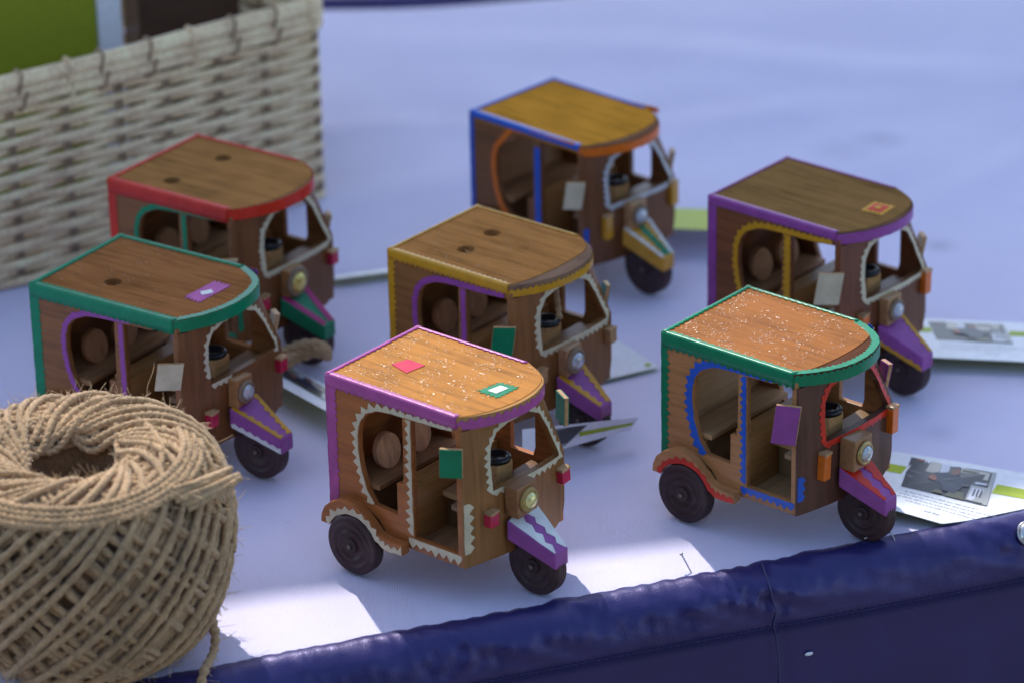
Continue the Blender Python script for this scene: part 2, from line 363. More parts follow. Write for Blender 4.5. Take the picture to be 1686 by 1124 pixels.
def skirt():
    t = empty('table_skirt', P0 + Vector((0, 0, -0.75)))
    off = -Vector(t.location)
    bm = bmesh.new(); us = [-0.75 + i*0.0022 for i in range(int(1.85/0.0022))]
    rows = [[bm.verts.new(skirt_pt(u, k)+off) for u in us] for k in range(len(PROF))]
    for a, b in zip(rows, rows[1:]):
        for i in range(len(us)-1): bm.faces.new([a[i], a[i+1], b[i+1], b[i]])
    bm_obj('pleated_cloth', bm, M_SATIN, t, smooth=True)
    # stitched hem line and upright seam
    bm = bmesh.new(); u = -0.30
    while u < 0.62:
        p = [skirt_pt(u+q, 11, 0.5)+off for q in (0, 0.0012, 0.0024)]
        tube(bm, p, 0.00022, 4); u += 0.0043 + random.uniform(-.0004, .0004)
    bm_obj('stitching', bm, flat('thread', (0.045, 0.042, 0.13), 0.5), t)['kind'] = 'stuff'
    bm = bmesh.new()
    tube(bm, [skirt_pt(0.305 + (0.0011*math.sin(k*0.9)) + (0.0008*(k-11) if k > 11 else 0), k, 0.35)+off for k in range(2, 18)], 0.0006, 6)
    bm_obj('seam', bm, flat('seam_thread', (0.05, 0.045, 0.13), 0.45), t, smooth=True)
    bm = bmesh.new()
    lathe(bm, [(0.1, 0.9), (1.4, 0.7), (1.9, 0.3), (2.0, 0)], lambda a, b, w: off + skirt_pt(0.327, 15, 0.9) + E1*(a*1.3*mm) + Vector((0, 0, b*0.6*mm)) + N1*(w*mm), 10)
    bm_obj('thread_scrap', bm, M_CARD, t, smooth=True)
    tag(t, 'navy blue satin table skirt gathered and pinned along the near table edge', 'table skirt')
skirt()
def far_table():
    t = empty('draped_table', (-0.1, 3.0, -0.75)); bm = bmesh.new()
    add_box(bm, -900, 900, -205, 300, 0, 742)
    bm_obj('navy_drape', bm, M_SATIN, t, bevel=8)
    tag(t, 'next table under a dark navy drape, just beyond the far edge of the white cloth', 'table')
far_table()
def occluder():
    # unseen canvas roof added up-sun of the table: its front edge throws the shade that covers the back of the table
    h = 1.3; a0 = Vector((tosun.x, tosun.y, 0))*(h/tosun.z); e = Vector((0.97, 0.243, 0)).normalized(); b = Vector((-e.y, e.x, 0))
    c = Vector((0.0, 1.835, h)) + a0
    t = empty('occluder', (c.x, c.y, -0.75)); off = -Vector(t.location)
    bm = bmesh.new(); nu = 150; rows = []
    for j in range(5):
        row = []
        for i in range(nu+1):
            u = -2.6 + 5.2*i/nu
            wob = 0.012*noise.noise(Vector((u*3, 1, 2))) + 0.007*noise.noise(Vector((u*13, 1, 5)))
            p = c + e*u + b*(1.12*j/4 + (wob if j == 0 else 0)) + Vector((0, 0, 0.04*math.sin(u*1.7)*(j/4)*(1-j/4)*2 + 0.05*j/4))
            row.append(bm.verts.new(p+off))
        rows.append(row)
    for a, d in zip(rows, rows[1:]):
        for i in range(nu): bm.faces.new([a[i], a[i+1], d[i+1], d[i]])
    o = bm_obj('canvas', bm, flat('canvas', (0.62, 0.60, 0.56), 0.9), t, smooth=True)
    so_ = o.modifiers.new('solid', 'SOLIDIFY'); so_.thickness = 0.004
    for u in (-2.5, 2.5):
        for w in (0.06, 1.06):
            q = c + e*u + b*w + off; bm = bmesh.new()
            tube(bm, [(q.x, q.y, 0), (q.x, q.y, 2.04+0.05*w)], 0.018, 10); bm_obj('pole', bm, M_STEEL, t, smooth=True)
    tag(t, 'pale canvas awning, added out of view to shade the back of the table', 'occluder')
occluder()

def front_light_blocker():
    # dark drape on poles, added behind the camera to cut light from the front
    t = empty('front_light_drape', (0, -1.3, -0.75)); bm = bmesh.new(); n = 120
    top_ = [bm.verts.new((-2.4+4.8*i/n, 0.03*math.sin(i*0.9)+0.02*math.sin(i*2.3), 2.05)) for i in range(n+1)]; bot_ = [bm.verts.new((-2.4+4.8*i/n, 0.05*math.sin(i*0.9+.2)+0.03*math.sin(i*2.3), 0.02)) for i in range(n+1)]
    for i in range(n): bm.faces.new([top_[i], top_[i+1], bot_[i+1], bot_[i]])
    o = bm_obj('drape', bm, flat('drape', (0.035, 0.03, 0.032), 0.9), t, smooth=True); o.modifiers.new('solid', 'SOLIDIFY').thickness = 0.004
    for x in (-2.42, 0, 2.42):
        bm = bmesh.new(); tube(bm, [(x, -0.12, 0), (x, -0.12, 2.1)], 0.02, 10); bm_obj('pole', bm, M_STEEL, t, smooth=True)
    bm = bmesh.new(); tube(bm, [(-2.45, -0.12, 2.08), (2.45, -0.12, 2.08)], 0.02, 10); bm_obj('rail', bm, M_STEEL, t, smooth=True)
    tag(t, 'dark drape added behind the camera to cut the light from the front', 'market stall')
front_light_blocker()
# ------------------------------------------------------------------ the toy rickshaws
def rickshaw(cfg):
    L, Wd, H = cfg['dim']; hw = Wd/2
    T = empty('toy_rickshaw', (cfg['at'][0], cfg['at'][1], 0), math.radians(cfg['yaw']))
    tag(T, cfg['label'], 'toy rickshaw', 'painted wooden toy rickshaws')
    kx = L/92.0
    X = lambda x: x*kx
    Z = lambda z: z if z < 40 else 40 + (z-40)*(H-40)/73.0
    Y = lambda y: y*hw/39.0
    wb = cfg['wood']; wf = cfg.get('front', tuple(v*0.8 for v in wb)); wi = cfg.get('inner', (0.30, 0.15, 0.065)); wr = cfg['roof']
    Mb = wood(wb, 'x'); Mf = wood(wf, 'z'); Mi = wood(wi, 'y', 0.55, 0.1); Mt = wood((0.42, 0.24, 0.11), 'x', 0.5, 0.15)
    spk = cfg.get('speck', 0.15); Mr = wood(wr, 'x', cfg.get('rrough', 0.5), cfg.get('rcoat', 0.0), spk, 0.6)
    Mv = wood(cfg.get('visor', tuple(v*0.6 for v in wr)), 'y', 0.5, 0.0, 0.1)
    P = lambda x, y, z: (X(x)*mm, Y(y)*mm, z*mm)
    zz = cfg.get('zig', (2.6, 1.3, 4.2)); zw, za, zp = zz
    # --- side panels
    outer = [(0, 30), (3, 30), (7, 35), (14, 38.5), (22, 39.5), (29, 38.5), (36, 34), (41, 28), (45, 24), (95, 24), (95, H-5.1), (0, H-5.1)]
    win = [(49, 42), (33, 43), (28, 50), (24, 62), (22.3, 74), (22.6, 84), (24.5, 91), (29, 96.5), (37, 100.5), (46, 101.6), (54.6, 102), (54.0, 62), (49.2, 61.5)]
    door = [(61, 31.3), (91.9, 31.3), (91.9, 104), (78, 102.6), (60.8, 102)]
    zmap = lambda lp: [(X(x), Z(z) if z < H-5.2 else z) for x, z in lp]
    panels = {}; sk = cfg.get('skew', 8)
    for s in (-1, 1):
        f = lambda x, z, h, s=s: (x*mm, s*(hw+h)*mm, z*mm)
        ou = zmap(outer)
        if s > 0: ou[9] = (X(95)+sk, 24); ou[10] = (X(80), H-5.1); ou.insert(10, (X(95)+sk, Z(67)))
        bm = plate(ou, [zmap(win), zmap(door if s < 0 else cfg.get('far_door', [(69, 60), (85, 60), (86.5, 65), (86.5, 89), (83, 96), (76, 98), (69, 97)]))], f, 3.6)
        o = bm_obj('side_panel', bm, Mb, T, bevel=0.35); panels[s] = o
    # --- back, floor
    bm = bmesh.new(); add_box(bm, 0.25, 3.5, -(hw-3.7), hw-3.7, 26, H-5.2); bm_obj('rear_panel', bm, wood(wb, 'y'), T, bevel=0.3)
    bm = bmesh.new(); add_box(bm, 3.6, X(91.5), -(hw-3.7), hw-3.7, 24.2, 27.6); bm_obj('floor', bm, Mi, T, bevel=0.3)
    # --- front panel (bowed) with windscreen
    ft = H-8.3
    def xs(y, z=50):
        lean = 1 - max(0, min(1, (z-Z(67))/(ft-Z(67))))
        return X(96) + cfg.get('bow', 4)*(1-(y/hw)**2) + sk*lean*(y+hw)/(2*hw) - 11*(1-lean)*max(0, (y/hw-.5)/.5)**2.6
    hole = [(-19.5, 64.5), (33.5, 66), (33.5, 69), (28.5, 84), (22, 95), (12, 100), (-6, 99.8), (-15, 97), (-19.5, 90), (-20.5, 79)]
    if cfg.get('screen') == 'trapez': hole = [(-18, 64.5), (33.5, 66), (33.5, 69), (26, 90), (19, 99.8), (-8, 99.8), (-17, 91), (-18.5, 80)]
    hole = [(Y(y), Z(z)) for y, z in hole]
    fF = lambda y, z, h: ((xs(y, z)+h)*mm, y*mm, z*mm)
    bm = plate([(-hw+0.1, 23.7), (hw-9, 23.7), (hw-4, 26.5), (hw-1.2, 31), (hw-0.1, 37), (hw-0.1, ft), (-hw+0.1, ft)], [hole], fF, 4.0, cuts=[-hw+k*hw/9 for k in range(1, 18)], vcuts=[Z(67), Z(80), Z(92)])
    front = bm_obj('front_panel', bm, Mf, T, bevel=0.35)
    # --- roof: plank + visor strip
    sag = cfg.get('sag', 15); ins = cfg.get('strip', 5)
    rnd = cfg.get('round', 13); arc = lambda t, sg, ex=2.1: (X(93) + sg*(1-abs(t)**ex) - rnd*max(0, (t-.5)/.5)**2.6, hw*t)
    n = 28; ts = [-1+2*k/n for k in range(n+1)]
    inner = [arc(t, sag-ins) for t in ts]; outa = [arc(t, sag) for t in ts]
    roof_poly = [(0, hw), (0, -hw)] + inner
    circ = lambda c, r: [(c[0]+r*math.cos(k*math.pi/10), c[1]+r*math.sin(k*math.pi/10)) for k in range(20)]
    fR = lambda x, y, h: (x*mm, y*mm, (H+h)*mm)
    roof = bm_obj('roof', plate(roof_poly, [circ(c, 5.2) for c in cfg.get('holes', [])], fR, 5.0), Mr, T, bevel=0.45)
    if cfg.get('holes'):
        pass
    vis = [(x+0.15, y) for x, y in inner] + outa[::-1][1:-1]
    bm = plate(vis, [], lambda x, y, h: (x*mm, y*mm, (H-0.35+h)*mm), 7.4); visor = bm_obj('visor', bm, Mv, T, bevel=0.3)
    # --- roof tapes
    rc = cfg['edge']; vc = cfg.get('visor_tape', rc); ra = cfg.get('edge_zig', 1.0); rp = cfg.get('edge_pitch', 3.6); rw = cfg.get('edge_w', 5.6); tw = cfg.get('edge_top', 2.4)
    def edge_wrap(c0, a0, a1, where, s):
        # one tape folded over the rounded roof edge, both its long sides cut with pinking shears
        n_ = max(8, int(round((a1-a0)/(rp/2)))); rows = []; bm = bmesh.new()
        for i in range(n_+1):
            a = a0 + (a1-a0)*i/n_; o_ = ra*(1+random.uniform(-.15, .15)) if i % 2 else random.uniform(0, .12)*ra
            pr = [(-(tw+o_*0.7), 0.36), (-1.0, 0.38)] + [(-1.0+1.38*math.sin(q), -1.0+1.38*math.cos(q)) for q in (0.39, 0.78, 1.18)] + [(0.38, -1.0), (0.38+0.04*math.sin(a), -3.5), (0.38, -(rw+o_))]
            row = []
            for d_, z_ in pr:
                w_ = 0.05*math.sin(a*0.9+z_)
                row.append(bm.verts.new((a*mm, (c0+s*(d_+w_*.3))*mm, (H+z_+w_*.3)*mm) if where == 'side' else ((c0+s*(d_+0.03))*mm, a*mm, (H+z_+0.04)*mm)))
            rows.append(row)
        for r0_, r1_ in zip(rows, rows[1:]):
            for k in range(len(r0_)-1): bm.faces.new([r0_[k], r0_[k+1], r1_[k+1], r1_[k]])
        o_ = bm_obj('edge_tape', bm, tape(rc), roof, smooth=True)
        md = o_.modifiers.new('solid', 'SOLIDIFY'); md.thickness = 0.0003; md.offset = 0
    for s in (-1, 1):
        edge_wrap(s*hw, 0, X(93)-(rnd if s > 0 else 0), 'side', s)
        bm = bmesh.new()     # upright tape on the rear corner
        strip(bm, [(0, H-rw+0.5), (0, 34)], cfg.get('corner_w', 3.4), ra, rp, 1, lambda x, z, h, s=s: (x*mm, s*(hw+h)*mm, z*mm), h1=0.33)
        strip(bm, [(hw*s+0.35*s, H), (hw*s+0.35*s, 34)], 3.2, 0, rp, -1 if s > 0 else 1, lambda y, z, h: (-h*mm, y*mm, z*mm), h1=0.33)
        bm_obj('corner_tape', bm, tape(rc), panels[s], bevel=0.1)
    edge_wrap(0, -hw, hw, 'rear', -1)
    # visor tape runs round the curved front
    al = [Vector(p) for p in outa]; cum = [0]
    for a, b in zip(al, al[1:]): cum.append(cum[-1]+(b-a).length)
    def fV(s, z, h):
        s = min(max(s, 0), cum[-1]); k = 0
        while k < len(al)-2 and s > cum[k+1]: k += 1
        t = (s-cum[k])/(cum[k+1]-cum[k]); p = al[k].lerp(al[k+1], t)
        d = (al[min(k+2, len(al)-1)] - al[max(0, k-1)]).normalized(); nn = Vector((d.y, -d.x))
        q = p + nn*h; return (q.x*mm, q.y*mm, z*mm)
    bm = bmesh.new(); vw = cfg.get('vtape', 4.8)
    strip(bm, [(0, H-7.6), (cum[-1], H-7.6)], vw, cfg.get('vzig', 1.3), cfg.get('vpitch', 3.8), 1, fV, h1=0.45)
    if cfg.get('over'):
        strip(bm, [(p[0], p[1]) for p in outa], cfg['over'], 1.1, 3.8, 1, lambda x, y, h: (x*mm, y*mm, (H-0.3+h)*mm))
    bm_obj('visor_tape', bm, tape(vc), visor, bevel=0.1)
    # --- opening trims
    oc = cfg['opening']; trim = [(32.5, 44), (27.6, 50), (23.6, 62), (21.9, 74), (22.2, 84.5), (24.2, 91.5), (28.7, 97), (36.9, 101), (46, 102.1), (61, 102.6), (78, 103.2), (90, 104.2)]
    for s in (-1, 1):
        fs = lambda x, z, h, s=s: (x*mm, s*(hw+h)*mm, z*mm)
        bm = bmesh.new(); strip(bm, zmap(trim), zw, za, zp, 1, fs); bm_obj('opening_tape', bm, tape(oc), panels[s], bevel=0.08)
        if s > 0: continue
        bm = bmesh.new(); pw = cfg.get('post_w', 2.4)
        strip(bm, [(X(60.4), 33), (X(60.2), Z(101.6))], pw, za, zp, 1, fs, h1=0.34); bm_obj('post_tape', bm, tape(cfg.get('post', oc)), panels[s], bevel=0.08)
        bm = bmesh.new(); strip(bm, [(X(57), 30.9), (X(94.5), 30.9)], 2.6, za, zp, -1, fs); bm_obj('sill_tape', bm, tape(cfg.get('sill', cfg.get('post', oc))), panels[s], bevel=0.08)
    bm = bmesh.new(); strip(bm, [(-hw+0.4, 32), (-hw+0.4, cfg.get('jamb_h', 50))], 3.2, za*0.9, zp*1.1, -1, fF); bm_obj('jamb_tape', bm, tape(cfg.get('jamb', cfg.get('post', oc))), front, bevel=0.08)
    # --- windscreen trim
    ww_, wa_, wp_ = cfg.get('wzig', (2.6, 1.5, 4.0)); wc = cfg.get('screen_tape', 'cream')
    ring = hole + [hole[0]]
    segs = cfg.get('screen_segs')
    if segs is None:
        bm = bmesh.new(); strip(bm, ring, ww_, wa_, wp_, -1, fF, closed=True); bm_obj('windscreen_tape', bm, tape(wc), front, bevel=0.08)
    else:
        for a, b in segs:
            pts = resample(ring, 0.5); N = len(pts)-1
            bm = bmesh.new(); strip(bm, [pts[int(N*a)+k] for k in range(int(N*(b-a)))], ww_, wa_, wp_, -1, fF); bm_obj('windscreen_tape', bm, tape(wc), front, bevel=0.08)
    # --- wheels
    def wheel(cx, y0, dirn, th, par):
        prof = [(4.2, -0.4), (7.2, -0.1), (7.7, 0.7), (8.9, 0.7), (9.4, -0.4), (11.6, -0.1), (12.0, 0.5), (13.3, 0.5), (13.8, -0.3), (15.6, 0.1), (16.6, -0.2), (17.3, -0.9), (17.5, -1.8)]
        k = 1.8
        while k < th-2.6: prof += [(17.5, -k-0.5), (17.15, -k-0.8), (17.15, -k-1.2), (17.5, -k-1.5)]; k += 2.0
        prof += [(17.3, -th+0.8), (16.5, -th)]
        bm = bmesh.new(); f = lambda a, b, w: ((cx+a)*mm, (y0+dirn*w)*mm, (17.5+b)*mm)
        lathe(bm, prof, f, 40); wo_ = bm_obj('wheel', bm, M_WHEEL, T, smooth=False, bevel=0)
        for pl in wo_.data.polygons: pl.use_smooth = len(pl.vertices) == 4
        bm = bmesh.new(); lathe(bm, [(0.3, 1.9), (1.8, 1.8), (2.1, 0.9), (3.9, 0.8), (4.3, 0.3), (4.4, -0.6)], f, 20); bm_obj('hub', bm, wood((0.05, 0.028, 0.026), 'x', 0.5, 0.2), wo_)
        bm = bmesh.new(); lathe(bm, [(0.1, 2.5), (0.9, 2.4), (1.3, 1.9), (1.3, 1.0)], f, 12); bm_obj('axle_end', bm, wood((0.16, 0.11, 0.09), 'x', 0.5, 0.1), wo_)
    rx = X(21)
    wheel(rx, -(hw+8), -1, 8.2, T); wheel(rx, hw+8, 1, 8.2, T); fxw = X(cfg.get('fx', 115.5)); wheel(fxw, -4.3, -1, 8.6, T)
    bm = bmesh.new(); tube(bm, [(rx*mm, -(hw+1)*mm, 0.0175), (rx*mm, (hw+1)*mm, 0.0175)], 0.0028, 10); bm_obj('axle', bm, Mt, T, smooth=True)
    bm = bmesh.new(); add_box(bm, X(92), X(106), -3.2, 3.2, 34.5, 38.0); add_box(bm, fxw-3, fxw+3, 4.8, 6.6, 12, 27); bm_obj('fork', bm, Mf, T, bevel=0.4)
    # --- fenders
    fo = [(-2.4, 25), (-1.8, 30), (0.5, 35), (5, 39), (11, 42.2), (17, 43.2), (23, 42.2), (29, 39), (34.5, 34.2), (39, 29.6), (45, 28), (57, 27.9), (57, 21.6), (47, 21), (42.5, 21.5), (39.6, 25)]
    arcp = [(21+18.3*math.cos(a), 17.5+18.3*math.sin(a)) for a in [math.radians(24+q*(156-24)/12) for q in range(13)]]
    fpoly = [(X(x), z) for x, z in fo] + [(X(x) if False else rx + (x-21), z) for x, z in arcp]
    fc = cfg.get('fender', oc)
    mid = [(rx+(x-21), z) for x, z in arcp][::-1] + [(X(39.8), 24.5), (X(43), 22.2), (X(48), 21.7), (X(56.6), 22.2)]
    for s in (-1, 1):
        ff = lambda x, z, h, s=s: (x*mm, s*(hw+6.3+h)*mm, z*mm)
        fe = bm_obj('fender', plate(fpoly, [], ff, 6.25), wood(tuple(v*1.05 for v in wb) if 'fw' not in cfg else cfg['fw'], 'x'), T, bevel=0.5)
        bm = bmesh.new(); strip(bm, mid, 2.3, max(1.6, za*0.8), max(4.6, zp*0.9), 1, ff); bm_obj('fender_tape', bm, tape(fc), fe, bevel=0.08)
    # --- mudguard over the front wheel
    x0, x1 = X(105), X(132.5); r0, r1 = 13.0, 5.6; zt0, zt1, zb0, zb1 = 45.5, 30.0, 34.0, 20.5
    top = [(x0, -r0, zt0), (x1, -r1, zt1), (x1, r1, zt1), (x0, r0, zt0)]; bot = [(x0, -r0, zb0), (x1, -r1, zb1), (x1, r1, zb1), (x0, r0, zb0)]
    bm = bmesh.new(); tv = [bm.verts.new([c*mm for c in p]) for p in top]; bv = [bm.verts.new([c*mm for c in p]) for p in bot]
    bm.faces.new(tv); bm.faces.new(bv[::-1])
    for i in range(4): bm.faces.new([tv[i], tv[(i+1) % 4], bv[(i+1) % 4], bv[i]])
    mg = bm_obj('mudguard', bm, paint('guard_' + cfg['guard'], C[cfg['guard']], 0.42, 0.45), T, bevel=0.8)
    zt = lambda x: zt0 + (zt1-zt0)*(x-x0)/(x1-x0); rr = lambda x: r0 + (r1-r0)*(x-x0)/(x1-x0)
    fT = lambda x, y, h: (x*mm, y*mm, (zt(x)+h)*mm)
    gc = cfg['guard_tape']; gw, ga, gp = cfg.get('gzig', (3.0, 1.4, 5.0))
    for s in ((-1, 1) if not cfg.get('guard_low') else (1,)):
        bm = bmesh.new()
        gl = cfg.get('gleave', None)
        strip(bm, [(x0+1, s*(rr(x0+1)-.7)), (x1-.6, s*(rr(x1-.6)-.4))], (lambda t: max(1.0, rr(x0+(x1-x0)*t)-gl-ga*0.5-.7)) if gl else gw*0.8, ga, gp, -s, fT); bm_obj('mudguard_tape', bm, tape(gc), mg, bevel=0.08)
    if cfg.get('guard_low') or cfg.get('guard_skirt'):
        lowc = cfg.get('guard_skirt', gc)
        for s in (-1, 1):
            bm = bmesh.new(); L0 = math.hypot(x1-x0, r0-r1)
            fS = lambda a, b, h, s=s: ((x0+(x1-x0)*a/L0 + h*0.3)*mm, s*(r0+(r1-r0)*a/L0 + h)*mm, (zb0+(zb1-zb0)*a/L0 + b)*mm)
            strip(bm, [(1, 0.4), (L0-.5, 0.4)], 2.2, 1.2, 4.5, 1, fS); bm_obj('mudguard_tape', bm, tape(lowc), mg, bevel=0.08)
    if cfg.get('guard_mid'):
        bm = bmesh.new(); strip(bm, [(x0+1, 0.5), (x1-1, 0.2)], 2.4, 1.2, 5, 1, fT); strip(bm, [(x0+1, 0.5), (x1-1, 0.2)], 1.6, 1.2, 5, -1, fT); bm_obj('mudguard_tape', bm, tape(cfg['guard_mid']), mg)
    # --- headlamp
    lx = xs(-1); lz = Z(cfg.get('lamp_z', 54)); ly = Y(cfg.get('lamp_y', -2))
    bm = bmesh.new(); lw, ld, lh = cfg.get('lamp', (7.4, 6.0, 8.6)); add_box(bm, lx-0.6, lx+ld, ly-lw, ly+lw, lz-lh, lz+lh); hl = bm_obj('headlamp', bm, wood((0.36, 0.19, 0.08) if not cfg.get('lampw') else cfg['lampw'], 'y', 0.45, 0.25), T, bevel=0.7)
    ls = cfg.get('ls', 1.0); fl = lambda a, b, w: ((lx+ld+w)*mm, (ly+a*ls)*mm, (lz+b*ls)*mm)
    bm = bmesh.new(); lathe(bm, [(5.2, 0.0), (6.9, 0.05), (7.1, 1.0), (6.5, 2.2), (5.0, 2.4), (4.9, 1.2)], fl, 28, cap=False); bm_obj('bezel', bm, M_BRASS if cfg.get('brass') else wood((0.34, 0.22, 0.07) if cfg.get('wood_bezel') else (0.22, 0.15, 0.09), 'y', 0.4, 0.2), hl, smooth=True)
    bm = bmesh.new(); lathe(bm, [(0.05, 4.9), (1.6, 4.8), (3.2, 4.2), (4.5, 2.9), (5.1, 1.4), (5.15, 0.1)], fl, 11)
    bm_obj('lens', bm, flat('gem_' + cfg.get('lens', 'clear'), {'clear': (0.52, 0.54, 0.56), 'gold': (0.80, 0.62, 0.16), 'pale': (0.80, 0.72, 0.30)}[cfg.get('lens', 'clear')], 0.12, 0.35, 0.7), hl)
    # --- indicators
    ic = cfg.get('indicator')
    iw, ih, idp = cfg.get('ind', (6.5, 8, 4.5))
    for s, iy, iz in ((-1, Y(-22.5), cfg.get('ind_z', 49)), (1, Y(35), cfg.get('ind_z2', 54))):
        iz = Z(iz); xx = xs(iy, iz); bm = bmesh.new(); add_box(bm, xx-0.8, xx+idp, iy-iw/2, iy+iw/2, iz-ih/2, iz+ih/2)
        io = bm_obj('indicator', bm, paint('ind_' + ic, C[ic], 0.22, 0.6) if ic else Mt, T, bevel=0.6)
        bm = bmesh.new(); add_box(bm, xx-0.5, xx+idp+0.3, iy-iw/2-.3, iy+iw/2+.3, iz+ih/2+0.05, iz+ih/2+1.6); cp = bm_obj('cap', bm, Mt, io, bevel=0.3)
        Mx = Matrix.Translation(Vector((xx, iy, iz))*mm) @ Matrix.Rotation(math.radians(random.uniform(-6, 6)), 4, 'X') @ Matrix.Translation(Vector((xx, iy, iz))*-mm); io.data.transform(Mx); cp.data.transform(Mx)
    def jit(objs, c, ang):
        c = Vector(c)*mm; ax = Vector((random.uniform(-1, 1), random.uniform(-1, 1), random.uniform(-1, 1))).normalized()
        Mx = Matrix.Translation(c) @ Matrix.Rotation(math.radians(ang*random.uniform(.4, 1)), 4, ax) @ Matrix.Translation(-c)
        for q in objs: q.data.transform(Mx)
    jit([hl]+list(hl.children), (lx+4, ly, lz), 4)
    # --- mirrors: little boards flaring back and outward from the front pillar
    for s in (-1, 1):
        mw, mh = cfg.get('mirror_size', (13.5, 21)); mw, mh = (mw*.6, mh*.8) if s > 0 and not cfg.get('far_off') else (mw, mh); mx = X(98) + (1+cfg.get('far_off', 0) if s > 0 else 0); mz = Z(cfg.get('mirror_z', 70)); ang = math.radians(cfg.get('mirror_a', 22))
        lean = cfg.get('mirror_lean', 3.5)
        def fm(a, h, z, s=s): return ((mx - a*math.cos(ang) - h*math.sin(ang)*-1 + lean*(z/mh-0.5))*mm, s*(hw+(1.2 if s < 0 else 0.2+cfg.get('far_off', 0)*0.5) + a*math.sin(ang) + h*math.cos(ang))*mm, (mz+z)*mm)
        bm = bmesh.new(); add_box(bm, 0, mw, 0, 2.2, 0, mh, lambda x, y, z: fm(x, y, z)); mo = bm_obj('mirror', bm, Mt, T, bevel=0.35)
        bm = bmesh.new(); add_box(bm, 0.2, mw-.2, 2.26, 2.6, 0.2, mh-.2, lambda x, y, z: fm(x, y, z)); bm_obj('mirror_tape', bm, tape(cfg.get('mirror', 'cream')), mo)
        if s > 0:
            bm = bmesh.new(); add_box(bm, 0.2, mw-.2, -0.4, -0.06, 0.2, mh-.2, lambda x, y, z: fm(x, y, z)); bm_obj('mirror_tape', bm, tape(cfg.get('mirror', 'cream')), mo)
    # --- inside
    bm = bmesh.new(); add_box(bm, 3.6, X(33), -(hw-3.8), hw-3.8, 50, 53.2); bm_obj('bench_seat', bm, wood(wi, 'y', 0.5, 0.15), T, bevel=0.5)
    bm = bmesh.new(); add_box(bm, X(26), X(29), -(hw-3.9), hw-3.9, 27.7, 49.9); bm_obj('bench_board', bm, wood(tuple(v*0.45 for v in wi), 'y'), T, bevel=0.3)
    if cfg.get('bench') == 'plain':
        bm = bmesh.new(); add_box(bm, 0, 3, -(hw-3.9), hw-3.9, 0, 29, lambda x, y, z: ((X(5.5)+x-z*0.16+4)*mm, y*mm, (53.4+z)*mm)); bm_obj('backrest', bm, wood(wi, 'y', 0.5, 0.15), T, bevel=0.5)
    else:       # two round wooden discs added where tan patches show, paler on one toy
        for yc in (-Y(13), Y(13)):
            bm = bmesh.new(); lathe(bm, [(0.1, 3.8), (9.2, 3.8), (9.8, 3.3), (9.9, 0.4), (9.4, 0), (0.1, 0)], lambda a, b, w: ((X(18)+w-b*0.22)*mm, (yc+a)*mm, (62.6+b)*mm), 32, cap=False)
            so2 = bm_obj('round_disc', bm, wood((0.60, 0.30, 0.155) if cfg.get('far_off') else (0.36, 0.17, 0.075), 'z', 0.55, 0.0), T)
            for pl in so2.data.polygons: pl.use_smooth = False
    bm = bmesh.new(); add_box(bm, X(50), X(60.2), -(hw-3.75), hw-3.75, 27.7, 62.5); bm_obj('partition', bm, wood(cfg.get('part', (0.30, 0.135, 0.04)), 'y', 0.45, 0.25), T, bevel=0.5)
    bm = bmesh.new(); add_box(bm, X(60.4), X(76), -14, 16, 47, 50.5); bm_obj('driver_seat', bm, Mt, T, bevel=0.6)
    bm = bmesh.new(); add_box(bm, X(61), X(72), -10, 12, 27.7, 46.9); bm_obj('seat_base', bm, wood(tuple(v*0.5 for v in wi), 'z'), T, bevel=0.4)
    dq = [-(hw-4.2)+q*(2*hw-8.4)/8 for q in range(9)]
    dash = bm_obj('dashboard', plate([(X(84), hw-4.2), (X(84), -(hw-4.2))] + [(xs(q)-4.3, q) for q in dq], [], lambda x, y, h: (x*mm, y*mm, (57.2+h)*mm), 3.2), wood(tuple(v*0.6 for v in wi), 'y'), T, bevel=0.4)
    bm = bmesh.new(); tube(bm, [(X(92)*mm, 0.002, 0.034), (X(88)*mm, 0.002, 0.056)], 0.0028, 10); bm_obj('steering_column', bm, Mt, T, smooth=True)
    bm = bmesh.new(); add_box(bm, X(83), X(92), -5, 9, 57.4, Z(70)); hb = bm_obj('handlebar', bm, wood((0.40, 0.21, 0.08), 'y', 0.45, 0.2), T, bevel=0.8)
    bm = bmesh.new(); lathe(bm, [(3.2, 0.2), (6.6, 0.2), (7.0, 2.0), (6.2, 3.2), (5.0, 3.0), (3.6, 1.2)], lambda a, b, w: ((X(86)+a*1.15)*mm, (2.5+b*1.15)*mm, (Z(70)+w)*mm), 24); bm_obj('throttle', bm, M_BLACK, hb, smooth=True)
    for px, py in cfg.get('dash_tape', []):
        bm = bmesh.new(); strip(bm, [(px, py-5), (px, py+5)], 5, 0.8, 4, 1, lambda x, y, h: (X(x)*mm, y*mm, (57.4+h+0.5*math.sin(y))*mm)); bm_obj('dash_tape', bm, tape('crimson'), dash)
    nl = cfg.get('lumps', 0)
